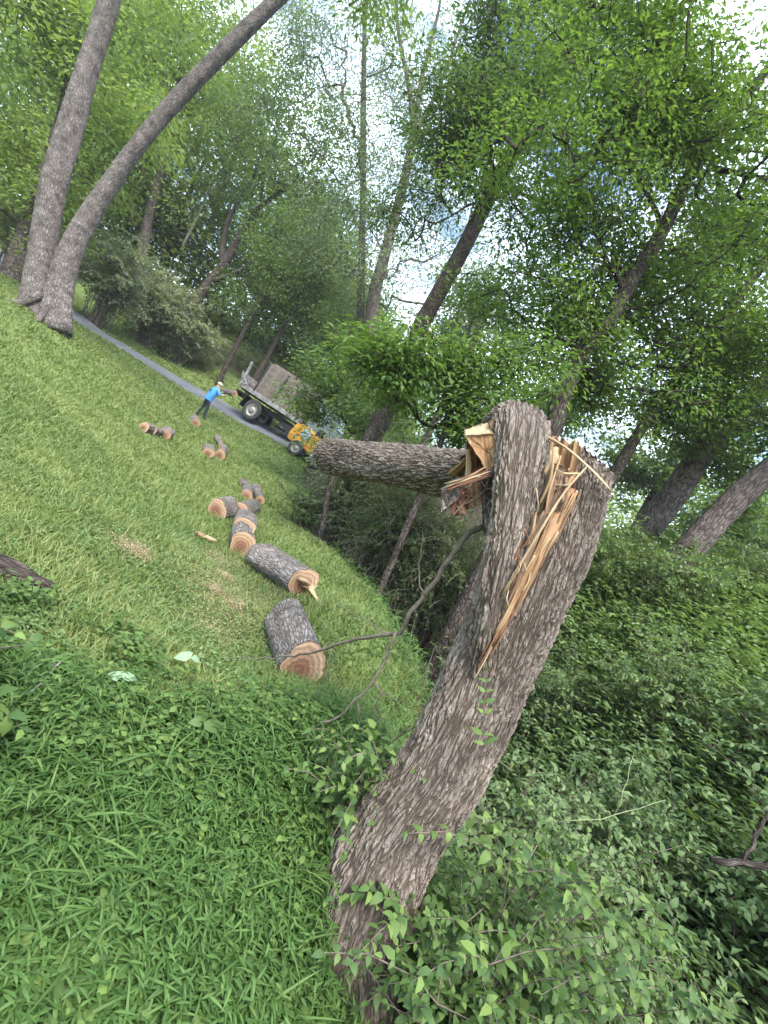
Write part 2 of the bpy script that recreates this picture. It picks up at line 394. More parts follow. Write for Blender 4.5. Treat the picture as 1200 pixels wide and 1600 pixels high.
_D2 = ((_A[:, None, :2] - _A[None, :, :2]) ** 2).sum(-1)
_K = np.zeros((_n + 3, _n + 3)); _K[:_n, :_n] = _phi(_D2) - 1e-3 * np.eye(_n)
_K[:_n, _n] = 1; _K[:_n, _n + 1:] = _A[:, :2]; _K[_n:, :_n] = _K[:_n, _n:].T
_w = np.linalg.solve(_K, np.r_[_A[:, 2], 0, 0, 0])
def ground_z(x, y):
    x = np.asarray(x, float); y = np.asarray(y, float); sh = np.broadcast(x, y).shape
    X = np.broadcast_to(x, sh).ravel(); Y = np.broadcast_to(y, sh).ravel()
    out = np.empty(len(X))
    for s in range(0, len(X), 20000):
        xs, ys = X[s:s + 20000], Y[s:s + 20000]
        r2 = (xs[:, None] - _A[:, 0]) ** 2 + (ys[:, None] - _A[:, 1]) ** 2
        out[s:s + 20000] = _phi(r2) @ _w[:_n] + _w[_n] + _w[_n + 1] * xs + _w[_n + 2] * ys
    out += .025 * np.sin(3.1 * X + 1.7 * np.sin(1.3 * Y)) * np.sin(2.7 * Y + .8) * np.clip(1.2 - np.hypot(X, Y) / 40, .1, 1)
    far = np.clip((np.hypot(X, Y) - 45) / 60, 0, 1)
    out = np.clip(out, -3, 11) * (1 - far) + (6 + 0.02 * np.hypot(X, Y)) * far
    return out.reshape(sh)
def ray_ground(px, py, off=0.0, dmin=.6, dmax=80):
    d = ray(px, py)
    D = np.geomspace(dmin, dmax, 900)
    P = EYE + D[:, None] * d
    h = P[:, 2] - ground_z(P[:, 0], P[:, 1]) - off
    k = np.argmax(h < 0) if (h < 0).any() else len(D) - 1
    if k == 0: return P[0]
    t = h[k - 1] / (h[k - 1] - h[k] + 1e-9)
    return P[k - 1] * (1 - t) + P[k] * t
_EY = np.array([-3, 0, 1.2, 2.0, 3.4, 5.1, 7.2, 9.4, 16, 22, 26])
_EX = np.array([1.3, .75, .75, .85, 1.0, 1.15, .72, -.12, -2.05, -3.9, -4.6])
def edge_x(y): return np.interp(y, _EY, _EX)
# road centreline band, from its two edges
RN = np.array([at(px, py, D)[:2] for px, py, D in [(-60, 398, 27), (100, 492, 21.5), (200, 552, 23.6), (262, 593, 24.6), (307, 619, 25.0), (361, 648, 25.0), (415, 680, 24.8), (490, 729, 24.0)]])
RN = np.vstack([RN, [1.5, 22.6], [8, 22]])
RN[-2:, 1] = [23.6, 24.0]
def road_near(x): return np.interp(x, RN[:, 0], RN[:, 1])
ROAD_W = 3.0
def on_road(x, y, pad=0.0):
    yn = road_near(x); return (y > yn - pad) & (y < yn + ROAD_W + pad)

def axis_pts():
    a = [0.0]
    st = .14
    while a[-1] < 320:
        a.append(a[-1] + st); st = min(st * 1.035 if a[-1] > 4 else st, 16)
    a = np.array(a); return np.r_[-a[:0:-1], a]
gx = axis_pts(); gy = axis_pts()
GX, GY = np.meshgrid(gx, gy)
GZ = ground_z(GX, GY)
# fine unevenness
GZ += np.where(np.hypot(GX, GY) < 60, .012 * np.sin(9 * GX + 3 * np.sin(5 * GY)) * np.sin(8 * GY + 2 * np.sin(4 * GX)), 0)
GZ -= np.where(on_road(GX, GY, .0), .03, 0)
nx, ny = len(gx), len(gy)
ii = (np.arange(ny - 1)[:, None] * nx + np.arange(nx - 1)[None, :]).ravel()
Fq = np.stack([ii, ii + 1, ii + nx + 1, ii + nx], -1)
# lawn / bank masks as a point attribute
exv = edge_x(GY)
lawn = 1 / (1 + np.exp(-(exv - .15 - GX) * 6))
lawn = np.where((GY > road_near(GX) + ROAD_W + 4.5), 0.42, lawn)
lawn = np.where(GX > 6, 0, lawn)
mt, n, l, out = mat_new('ground_soil')
a = n.new('ShaderNodeAttribute'); a.attribute_name = 'lawn'
geo = n.new('ShaderNodeNewGeometry')
n1 = n.new('ShaderNodeTexNoise'); n1.inputs['Scale'].default_value = 1.3; n1.inputs['Detail'].default_value = 8; n1.inputs['Roughness'].default_value = .7
n2 = n.new('ShaderNodeTexNoise'); n2.inputs['Scale'].default_value = 22; n2.inputs['Detail'].default_value = 5
l.new(geo.outputs['Position'], n1.inputs['Vector']); l.new(geo.outputs['Position'], n2.inputs['Vector'])
grs = ramp(n, [(.30, (.080, .100, .034)), (.5, (.120, .165, .050)), (.7, (.17, .215, .075))]); l.new(n2.outputs[0], grs.inputs[0])
soil = ramp(n, [(.3, (.028, .021, .015)), (.55, (.06, .045, .032)), (.75, (.11, .085, .06))]); l.new(n2.outputs[0], soil.inputs[0])
thr = n.new('ShaderNodeMath'); thr.operation = 'ADD'; l.new(a.outputs['Fac'], thr.inputs[0])
sub = n.new('ShaderNodeMath'); sub.operation = 'MULTIPLY_ADD'; sub.inputs[1].default_value = .9; sub.inputs[2].default_value = -.45; l.new(n1.outputs[0], sub.inputs[0]); l.new(sub.outputs[0], thr.inputs[1])
fr = n.new('ShaderNodeMapRange'); fr.inputs[1].default_value = .3; fr.inputs[2].default_value = .7; l.new(thr.outputs[0], fr.inputs[0])
mx = n.new('ShaderNodeMix'); mx.data_type = 'RGBA'; l.new(fr.outputs[0], mx.inputs['Factor']); l.new(soil.outputs[0], mx.inputs['A']); l.new(grs.outputs[0], mx.inputs['B'])
b = n.new('ShaderNodeBsdfPrincipled'); b.inputs['Roughness'].default_value = .95; b.inputs['Specular IOR Level'].default_value = .1
l.new(mx.outputs['Result'], b.inputs['Base Color'])
bp = n.new('ShaderNodeBump'); bp.inputs['Distance'].default_value = .03; l.new(n2.outputs[0], bp.inputs['Height']); l.new(bp.outputs[0], b.inputs['Normal'])
l.new(b.outputs[0], out.inputs[0])
gme = raw_mesh('ground', np.stack([GX.ravel(), GY.ravel(), GZ.ravel()], -1), Fq, {'lawn': lawn.ravel()}, [mt], nside=4)
link('ground', gme, kind='structure')

# driveway
mt, n, l, out = mat_new('asphalt')
geo = n.new('ShaderNodeNewGeometry')
n1 = n.new('ShaderNodeTexNoise'); n1.inputs['Scale'].default_value = 1.2; n1.inputs['Detail'].default_value = 8; l.new(geo.outputs['Position'], n1.inputs['Vector'])
n2 = n.new('ShaderNodeTexNoise'); n2.inputs['Scale'].default_value = 90; l.new(geo.outputs['Position'], n2.inputs['Vector'])
r1 = ramp(n, [(.3, (.085, .09, .105)), (.7, (.15, .155, .175))]); l.new(n1.outputs[0], r1.inputs[0])
b = n.new('ShaderNodeBsdfPrincipled'); b.inputs['Roughness'].default_value = .8; l.new(r1.outputs[0], b.inputs['Base Color'])
bp = n.new('ShaderNodeBump'); bp.inputs['Distance'].default_value = .01; l.new(n2.outputs[0], bp.inputs['Height']); l.new(bp.outputs[0], b.inputs['Normal']); l.new(b.outputs[0], out.inputs[0])
xs = np.linspace(-32, -1.5, 190); wv = np.linspace(0, 1, 9)
RX = np.repeat(xs[:, None], 9, 1); RY = road_near(RX) + .12 * np.sin(RX * 2.1) * (wv[None] < .1) + ROAD_W * wv[None] + .07 * np.sin(RX * 3.3 + 1) * (wv[None] > .9)
RZ = ground_z(RX, RY) + .035 + .03 * np.sin(np.pi * wv)[None]
RZ[:, 0] -= .06; RZ[:, -1] -= .06
i2 = (np.arange(189)[:, None] * 9 + np.arange(8)[None]).ravel()
link('driveway', raw_mesh('driveway', np.stack([RX.ravel(), RY.ravel(), RZ.ravel()], -1), np.stack([i2, i2 + 9, i2 + 10, i2 + 1], -1), None, [mt], nside=4), kind='structure')

# ------------------------------------------------------------------ the broken tree
def section_tube(Cp, rx, ry, sides, nlen, clampf=None, ref=(1, 0, 0)):
    """dense trunk; clampf(sfrac)-> (c, phi) chord in unit-section space or None. Returns V, F(quads), bco, wood mask per vertex, T,U,W"""
    C = smooth_path(Cp, nlen)
    sx = np.r_[0, np.cumsum(np.linalg.norm(np.diff(C, axis=0), axis=1))]; f = sx / sx[-1]
    T, U, W = frames(C, ref)
    th = np.linspace(0, 2 * np.pi, sides, endpoint=False)
    a = np.cos(th)[None, :] * np.ones((nlen, 1)); bb = np.sin(th)[None, :] * np.ones((nlen, 1))
    wood = np.zeros((nlen, sides), bool)
    if clampf is not None:
        for i in range(nlen):
            c, phi = clampf(f[i])
            if c >= 1: continue
            nx_, ny_ = -math.cos(phi), -math.sin(phi)
            d = a[i] * nx_ + bb[i] * ny_
            over = d > c
            tang = a[i] * -ny_ + bb[i] * nx_
            rough = .045 * np.sin(tang * 23 + 1.3 * np.sin(f[i] * 9)) + .03 * np.sin(tang * 57 + f[i] * 6) + .02 * math.sin(f[i] * 61)
            tgt = c + rough * np.clip((d - c) * 6, 0, 1)
            a[i] = np.where(over, a[i] + nx_ * (tgt - d), a[i]); bb[i] = np.where(over, bb[i] + ny_ * (tgt - d), bb[i])
            wood[i] = over & ~((np.cos(th) < -.5) & (f[i] < .8))
    RX_ = np.interp(f, *rx)[:, None]; RY_ = np.interp(f, *ry)[:, None]
    lump = 1 + .05 * np.sin(3 * th[None] + 5 * f[:, None]) + .03 * np.sin(5 * th[None] - 9 * f[:, None] + 1)
    V = C[:, None] + (RX_ * a * lump)[..., None] * U[:, None] + (RY_ * bb * lump)[..., None] * W[:, None]
    rm = float(np.mean(RX_))
    B = np.stack(np.broadcast_arrays(rm * np.cos(th)[None], rm * np.sin(th)[None], sx[:, None]), -1)
    i = np.arange(nlen - 1)[:, None]; j = np.arange(sides)[None, :]; jn = (j + 1) % sides
    F = np.stack(np.broadcast_arrays(i * sides + j, i * sides + jn, (i + 1) * sides + jn, (i + 1) * sides + j), -1).reshape(-1, 4)
    return V, F, B, wood, (C, T, U, W, f, th)

broken = thing('broken_tree', 'thick rough-barked tree snapped and split open, its upper trunk folded over to the left', 'tree', at(585, 1470, 2.05))
TD = 2.08
tp = [at(530, 1600, 1.97), at(548, 1500, 2.02), at(573, 1400, 2.05), at(618, 1300, TD), at(686, 1200, TD), at(728, 1120, TD), at(760, 1050, TD), at(784, 1000, TD), at(830, 900, TD), at(853, 845, TD), at(878, 750, TD), at(888, 682, TD)]
def clampf(f):
    k = np.interp(f, [0, .60, .655, .70, .80, .90, 1], [1.3, 1.02, .88, .83, .77, .71, .68])
    return float(k), R(40)
NS, NL = 220, 370
V, F, B, wood, (C, T, U, W, f, th) = section_tube(tp, ([0, .05, .16, .3, .45, .6, .8, 1], [.265, .245, .215, .188, .172, .172, .182, .188]),
                                                ([0, .1, .25, .5, 1], [.25, .21, .178, .168, .182]), NS, NL, clampf)
# root flare
flare = np.exp(-f * 14)[:, None] * (1 + .5 * np.sin(5 * th[None] + 1.2)) * .07
V += flare[..., None] * (np.cos(th)[None, :, None] * U[:, None] + np.sin(th)[None, :, None] * W[:, None])
# sloping ragged top: pull the last rows down by an amount that depends on where they are across
ucoord = np.einsum('ijk,ijk->ij', V - C[:, None], np.broadcast_to(U[:, None], V.shape))
rag = np.zeros(NS)
r2 = np.random.default_rng(3)
rag = .014 * np.abs(np.sin(th * 17 + 2 * np.sin(th * 5))) + r2.uniform(0, .009, NS)
slope = np.clip((ucoord[-1] + .10) / .29, 0, 1) * .15
tw = np.clip((f - .9) / .1, 0, 1)[:, None] ** 1.5
V -= (tw * (slope + rag)[None])[..., None] * T[:, None]
woodF = wood.reshape(-1)[F].sum(1) >= 2
Vf = V.reshape(-1, 3); Bf = B.reshape(-1, 3)
# inner break surface
ctr = C[-1] - T[-1] * .19; capV = []; capF = []; rows = 10; k0 = len(Vf)
top = V[-1]
for q in range(1, rows + 1):
    t = q / rows
    ring = top * (1 - t) + ctr * t + T[-1] * (r2.uniform(-.035, .03, NS) * (1 if q < rows else 0))[:, None] * math.sin(math.pi * min(t, .9))
    capV.append(ring)
capV = np.vstack(capV)
j = np.arange(NS); jn = (j + 1) % NS
for q in range(rows):
    lo = (NL - 1) * NS if q == 0 else k0 + (q - 1) * NS
    hi = k0 + q * NS
    capF.append(np.stack([lo + j, lo + jn, hi + jn, hi + j], -1))
capF = np.vstack(capF)
AV = np.vstack([Vf, capV]); AF = np.vstack([F, capF])
capB = np.stack([(capV - C[-1]) @ U[-1], (capV - C[-1]) @ W[-1], (capV - C[-1]) @ T[-1]], -1)
mi = np.r_[woodF.astype(int), np.full(len(capF), 2)]
put('trunk', raw_mesh('trunk', AV, AF, {'bco': np.vstack([Bf, capB])}, [M['bark_main'], M['wood'], M['wood_rot']], mi, nside=4), broken,
    label='rough grey-brown standing trunk with a long split of bare wood')

# slab of trunk that peeled off the front and folds over
sp = [at(716, 1170, 2.17), at(744, 1080, 2.09), at(760, 988, 1.99), at(778, 900, 1.93), at(798, 812, 1.93), at(810, 735, 1.95), at(815, 686, 1.99), at(812, 664, 2.12), at(800, 672, 2.30), at(780, 700, 2.45)]
V, F, B, _, (C2, T2, U2, W2, f2, th2) = section_tube(sp, ([0, .2, .4, .55, .66, .8, 1], [.10, .095, .072, .078, .098, .115, .13]), ([0, .3, .6, .75, 1], [.12, .11, .095, .09, .11]), 130, 260)
rightish = np.cos(th2 - R(50)) > .55
wd = np.broadcast_to(rightish[None], V.shape[:2]) & (f2[:, None] > .42) & (f2[:, None] < .72)
wd = wd & (np.random.default_rng(2).uniform(0, 1, V.shape[1])[None] > .1)
Vq = V.copy()
shrink = (wd * .012)
Vq -= shrink[..., None] * (np.cos(th2)[None, :, None] * U2[:, None] + np.sin(th2)[None, :, None] * W2[:, None])
wf = wd.reshape(-1)[F].sum(1) >= 3
put('split_slab', raw_mesh('split_slab', Vq.reshape(-1, 3), F, {'bco': B.reshape(-1, 3)}, [M['bark_main'], M['wood']], wf.astype(int), nside=4), broken,
    label='bark-covered slab peeled away from the trunk and bent over at the top')

# folded-over upper trunk, sawn off at its far end
lp = [at(752, 742, 2.55), at(690, 738, 2.95), at(610, 727, 3.55), at(512, 712, 4.45)]
V, F, B, _, (C3, T3, U3, W3, f3, th3) = section_tube(lp, ([0, .15, 1], [.135, .142, .150]), ([0, .15, 1], [.135, .142, .150]), 130, 270, ref=(0, 0, 1))
r3 = np.random.default_rng(9)
jag = .05 * np.abs(np.sin(th3 * 9)) + r3.uniform(0, .05, len(th3))
V += (np.clip(1 - f3 / .06, 0, 1)[:, None] * (jag - .05)[None])[..., None] * T3[:, None] * -1
V[-3:] = C3[-3:, None] + (V[-3:] - C3[-3:, None]) * np.array([.99, .965, .93])[:, None, None]
ns3 = len(th3); base = len(V.reshape(-1, 3))
capV, capB, capF = [], [], []
for e, (row, Cc, Tt, dep) in enumerate(((0, C3[0], T3[0], .06), (len(f3) - 1, C3[-1], T3[-1], 0))):
    prev = row * ns3 + np.arange(ns3)
    for q in (.66, .33, .03):
        ring = Cc + (V[row] - Cc) * q + Tt * dep * (1 - q) + Tt * r3.uniform(-.02, .02, ns3)[:, None] * (dep > 0)
        idx = base + sum(len(c) for c in capV) + np.arange(ns3)
        capV.append(ring); rr_ = (V[row] - Cc) / .15
        capB.append(np.stack([rr_ @ U3[row] * q, rr_ @ W3[row] * q, np.zeros(ns3)], -1))
        jn = np.roll(np.arange(ns3), -1)
        quad = np.stack([prev, prev[jn], idx[jn], idx], -1)
        capF.append((quad if e else quad[:, ::-1], 2 if e == 0 else 3)); prev = idx
FF = np.vstack([F] + [c[0] for c in capF]); mi = np.r_[np.zeros(len(F), int)] 
for c in capF: mi = np.r_[mi, np.full(len(c[0]), c[1])]
put('folded_trunk', raw_mesh('folded_trunk', np.vstack([V.reshape(-1, 3)] + capV), FF, {'bco': np.vstack([B.reshape(-1, 3)] + capB)},
    [M['bark_main'], M['wood'], M['wood_rot'], M['rings']], mi, nside=4), broken, label='upper trunk lying level, sawn off at its far end')

def splinter(pts, w0, w1, mat, name='splinter', seed=0, flat=.35, n=14, label=None):
    """a tapering sliver with ragged edges along a path of world points"""
    r = np.random.default_rng(seed)
    C = smooth_path(np.array(pts), n); T, U, W = frames(C, (1, .3, 0))
    f = np.linspace(0, 1, n); w = w0 + (w1 - w0) * f
    w = w * (1 + r.uniform(-.15, .15, n)); w[-1] *= .25
    sides = 8; th = np.linspace(0, 2 * np.pi, sides, endpoint=False) + .3
    sq = 1 / np.maximum(np.abs(np.cos(th)), np.abs(np.sin(th))) ** .7
    V = C[:, None] + (w[:, None] * np.cos(th) * sq)[..., None] * U[:, None] + (w[:, None] * flat * np.sin(th) * sq)[..., None] * W[:, None]
    s = np.r_[0, np.cumsum(np.linalg.norm(np.diff(C, axis=0), axis=1))]
    B = np.stack(np.broadcast_arrays(w[:, None] * np.cos(th) + seed, w[:, None] * np.sin(th), s[:, None]), -1)
    i = np.arange(n - 1)[:, None]; j = np.arange(sides)[None]; jn = (j + 1) % sides
    F = np.stack(np.broadcast_arrays(i * sides + j, i * sides + jn, (i + 1) * sides + jn, (i + 1) * sides + j), -1).reshape(-1, 4)
    F = np.concatenate([F[:, [0, 1, 2]], F[:, [0, 2, 3]]])
    V = np.vstack([V.reshape(-1, 3), C[0], C[-1]]); B = np.vstack([B.reshape(-1, 3), [seed, 0, 0], [seed, 0, s[-1]]])
    a = np.arange(sides); a2 = (a + 1) % sides
    F = np.vstack([F, np.stack([a2, a, np.full(sides, n * sides)], -1), np.stack([(n - 1) * sides + a, (n - 1) * sides + a2, np.full(sides, n * sides + 1)], -1)])
    o = put(name, raw_mesh(name, V, F, {'bco': B}, [mat], smooth=False), broken)
    if label: o['label'] = label
    return o
d0 = 1.93
# big pale plank standing in the crack, straps and slivers
splinter([at(776, 985, 1.90), at(815, 880, 1.9), at(848, 770, 1.93), at(872, 700, 1.97)], .012, .052, M['wood_pale'], 'splinter', 1, .25)
splinter([at(770, 1010, 1.88), at(815, 915, 1.865), at(860, 835, 1.87), at(896, 762, 1.90)], .010, .040, M['wood'], 'splinter', 2, .3)
splinter([at(785, 930, 1.84), at(838, 840, 1.80), at(880, 772, 1.82), at(918, 728, 1.85)], .006, .004, M['wood_pale'], 'splinter', 3, .5)
splinter([at(850, 680, 1.95), at(885, 700, 1.88), at(925, 735, 1.86), at(956, 768, 1.88)], .012, .004, M['wood_pale'], 'splinter', 4, .45)
for k, (p, q, w, mt_) in enumerate([((866, 700), (842, 790), .007, 'wood_pale'), ((876, 712), (850, 830), .005, 'wood'), ((812, 862), (838, 800), .006, 'wood'),
        ((800, 905), (826, 820), .006, 'wood_red'), ((884, 738), (874, 800), .009, 'wood_rot'), ((895, 745), (880, 795), .010, 'wood'),
        ((862, 758), (896, 752), .004, 'wood_pale'), ((905, 740), (868, 732), .004, 'wood_pale'), ((790, 930), (812, 850), .005, 'wood_red'), ((818, 838), (806, 905), .004, 'wood_pale')]):
    mid = ((p[0] + q[0]) / 2 + (-1) ** k * 6, (p[1] + q[1]) / 2 + 3)
    splinter([at(*p, 1.87), at(*mid, 1.84), at(*q, 1.86)], w, w * .6, M[mt_], 'splinter', 10 + k, .6)
# torn blocks between the slab and the folded trunk
def block(name, corners_front, D0, D1, mat_top, mat_side, label, seed=0, sub=10, back=None):
    """a torn lump: quad outline in the picture plane, swept from depth D0 to D1, ends ragged"""
    r = np.random.default_rng(seed)
    A = np.array([at(x, y, D0) for x, y in corners_front]); Bk = np.array([at(x, y, D1) for x, y in (back or corners_front)])
    n = sub
    def edge(P):
        pts = []
        for i in range(4):
            for t in np.linspace(0, 1, n, endpoint=False): pts.append(P[i] * (1 - t) + P[(i + 1) % 4] * t)
        return np.array(pts)
    ea, eb = edge(A), edge(Bk); m_ = len(ea)
    rows = [ea * (1 - t) + eb * t + r.normal(0, .0016, (m_, 3)) for t in np.linspace(0, 1, 6)]
    V = np.vstack(rows); Fq = []
    j = np.arange(m_); jn = (j + 1) % m_
    for k in range(5): Fq.append(np.stack([k * m_ + j, k * m_ + jn, (k + 1) * m_ + jn, (k + 1) * m_ + j], -1))
    for base, P in ((0, ea), (5 * m_, eb)):
        prev = base + j; c = P.mean(0)
        for q in (.7, .4, .02):
            ring = c + (P - c) * q + r.normal(0, .0018, (m_, 3)); idx = len(V) + j; V = np.vstack([V, ring])
            Fq.append(np.stack([prev, prev[jn], idx[jn], idx], -1)); prev = idx
    Fq = np.vstack(Fq); mi = np.zeros(len(Fq), int)
    top = slice(0, 0)
    jj = np.tile(np.arange(m_), 5)
    mi[:5 * m_] = np.where(jj < n, 1, 0)
    c0 = V[0]; ax = unit(A[3] - A[0])
    lat = unit(A[1] - A[0])
    B = np.stack([(V - c0) @ lat, (V - c0) @ np.cross(ax, lat), (V - c0) @ ax], -1)
    me = raw_mesh(name, V, Fq, {'bco': B}, [mat_side, mat_top], mi, smooth=False, nside=4)
    return put(name, me, broken, label=label)
block('wood_chunk', [(726, 681), (773, 678), (777, 722), (762, 736)], 1.98, 2.10, M['wood_pale'], M['wood'], 'square-ended block of fresh tan wood torn upright', 1, back=[(725, 672), (760, 659), (778, 712), (756, 728)])
block('wood_chunk', [(729, 690), (757, 700), (772, 750), (727, 752)], 2.12, 2.26, M['wood_red'], M['wood_red'], 'dark red-brown torn wood below the tan block', 2)
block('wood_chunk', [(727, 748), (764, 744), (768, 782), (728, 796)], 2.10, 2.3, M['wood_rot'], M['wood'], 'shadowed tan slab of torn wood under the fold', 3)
block('wood_chunk', [(701, 770), (727, 758), (728, 802), (708, 806)], 2.03, 2.14, M['wood_red'], M['wood_red'], 'hanging shard of red inner bark', 4)
block('bark_shard', [(690, 764), (724, 748), (716, 780), (690, 800)], 1.99, 2.09, M['bark_log'], M['bark_log'], 'loose shard of grey bark hanging at the fold', 5)
block('bark_shard', [(764, 660), (790, 638), (786, 700), (774, 690)], 2.02, 2.16, M['wood_rot'], M['wood_rot'], 'torn reddish bark edge at the top of the slab', 6)
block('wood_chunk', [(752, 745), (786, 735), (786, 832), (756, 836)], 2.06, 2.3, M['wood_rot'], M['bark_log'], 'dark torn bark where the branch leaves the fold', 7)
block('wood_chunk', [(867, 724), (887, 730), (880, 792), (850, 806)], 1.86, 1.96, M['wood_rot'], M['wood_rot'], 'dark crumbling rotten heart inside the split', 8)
splinter([at(690, 768, 2.02), at(722, 750, 1.97), at(752, 746, 1.95), at(778, 732, 1.97)], .013, .016, M['bark_log'], 'splinter', 31, .6)
splinter([at(706, 742, 2.3), at(722, 728, 2.25), at(730, 716, 2.22)], .022, .016, M['wood'], 'splinter', 33, .3)
splinter([at(732, 746, 2.09), at(733, 722, 2.09), at(731, 702, 2.09)], .016, .010, M['wood_pale'], 'splinter', 34, .3)
splinter([at(788, 955, 1.845), at(815, 895, 1.835), at(838, 838, 1.84), at(852, 796, 1.85)], .004, .012, M['wood_rot'], 'splinter', 35, .5)  # dark sliver standing in for the shade of the crack beside the slab
for k in range(9):     # stringy fibres along the torn bark and at the top of the split
    y0 = 752 + r2.uniform(-8, 10)
    splinter([at(692 + r2.uniform(0, 14), y0 + 10, 1.97), at(726 + r2.uniform(-6, 6), y0 - 4 + r2.uniform(-5, 5), 1.94), at(770 + r2.uniform(-10, 6), y0 - 18 + r2.uniform(-6, 6), 1.94)], .0028, .0018, M['wood_red'] if k % 3 else M['wood_pale'], 'splinter', 80 + k, .8, n=8)
for k in range(9):
    x0 = r2.uniform(872, 905); y0 = 718 + (x0 - 872) * .45 + r2.uniform(-8, 4)
    splinter([at(x0 - 7, y0 + 34 + r2.uniform(-10, 10), 1.90), at(x0 - 3, y0 + 18, 1.885), at(x0 + r2.uniform(-4, 4), y0 + 6, 1.89)], .006, .003, M[('wood_pale', 'wood', 'wood_red')[k % 3]], 'splinter', 100 + k, .6, n=7)
for k in range(26):
    t0 = r2.uniform(0, 1); x0, y0 = 905 - 128 * t0 + r2.uniform(-12, 10), 752 + 245 * t0
    ln_ = r2.uniform(30, 90); dv_ = 1.885 - .03 * math.sin(math.pi * t0)
    splinter([at(x0, y0, dv_), at(x0 - .46 * ln_ * .5 + r2.uniform(-3, 3), y0 + .88 * ln_ * .5, dv_ - .006), at(x0 - .46 * ln_, y0 + .88 * ln_, dv_ + .004)], .0035, .002, M[('wood', 'wood_pale', 'wood_red', 'wood_rot')[k % 4]], 'splinter', 150 + k, .6, n=7)
for k in range(8):
    t0 = r2.uniform(0, 1); x0, y0 = 846 - 52 * t0, 735 + 190 * t0
    splinter([at(x0, y0, 1.85), at(x0 + r2.uniform(-4, 12), y0 + 18, 1.80), at(x0 + r2.uniform(-14, 14), y0 + r2.uniform(28, 46), 1.82)], .0022, .0012, M['wood_red' if k % 2 else 'wood_pale'], 'splinter', 130 + k, .8, n=8)
for k in range(16):
    x0, y0 = r2.uniform(722, 780), r2.uniform(735, 812)
    splinter([at(x0, y0, 2.06), at(x0 + r2.uniform(-14, 14), y0 + r2.uniform(4, 16), 2.02), at(x0 + r2.uniform(-26, 20), y0 + r2.uniform(8, 30), 2.02)], .004, .002, M['wood_rot'] if k % 2 else M['twig'], 'splinter', 40 + k, .8, n=6)

# long bare branch hanging from the fold, with its forks
ab = Acc()
def limb(acc, pts, r0, r1, n=16, sides=7, seed=0, wob=.006):
    C = smooth_path(np.array(pts), n); rr = np.random.default_rng(seed)
    C[1:-1] += rr.normal(0, wob, (n - 2, 3))
    acc.add(*tube(C, np.linspace(r0, r1, n), sides))
bd = 2.1
limb(ab, [at(772, 815, 2.2), at(735, 835, 2.15), at(705, 870, 2.15), at(672, 920, 2.2), at(640, 965, 2.25), at(618, 988, 2.3), at(560, 997, 2.45), at(490, 1018, 2.65), at(430, 1027, 2.85), at(345, 1028, 3.1)], .0135, .0025, 34, seed=1)
limb(ab, [at(618, 988, 2.3), at(604, 1030, 2.3), at(575, 1075, 2.32), at(535, 1115, 2.35), at(494, 1136, 2.4)], .009, .004, 16, seed=2)
limb(ab, [at(583, 1064, 2.32), at(594, 1085, 2.32), at(590, 1110, 2.34), at(583, 1150, 2.4)], .006, .003, 8, seed=3)
limb(ab, [at(594, 1084, 2.32), at(618, 1092, 2.33), at(645, 1108, 2.36)], .004, .002, 7, seed=4)
limb(ab, [at(520, 1010, 2.57), at(510, 1050, 2.6), at(497, 1095, 2.65)], .005, .002, 8, seed=5)
limb(ab, [at(612, 990, 2.32), at(560, 965, 2.4), at(525, 935, 2.55), at(512, 925, 2.65)], .003, .0015, 9, seed=6)
limb(ab, [at(560, 1100, 2.35), at(562, 1125, 2.37), at(563, 1150, 2.42)], .003, .0015, 6, seed=7)
limb(ab, [at(665, 930, 2.2), at(655, 890, 2.3), at(660, 830, 2.5)], .004, .002, 8, seed=8)
put('branch', ab.mesh('branch', M['twig']), broken, label='long thin bare branch drooping over the grass, forked twice')

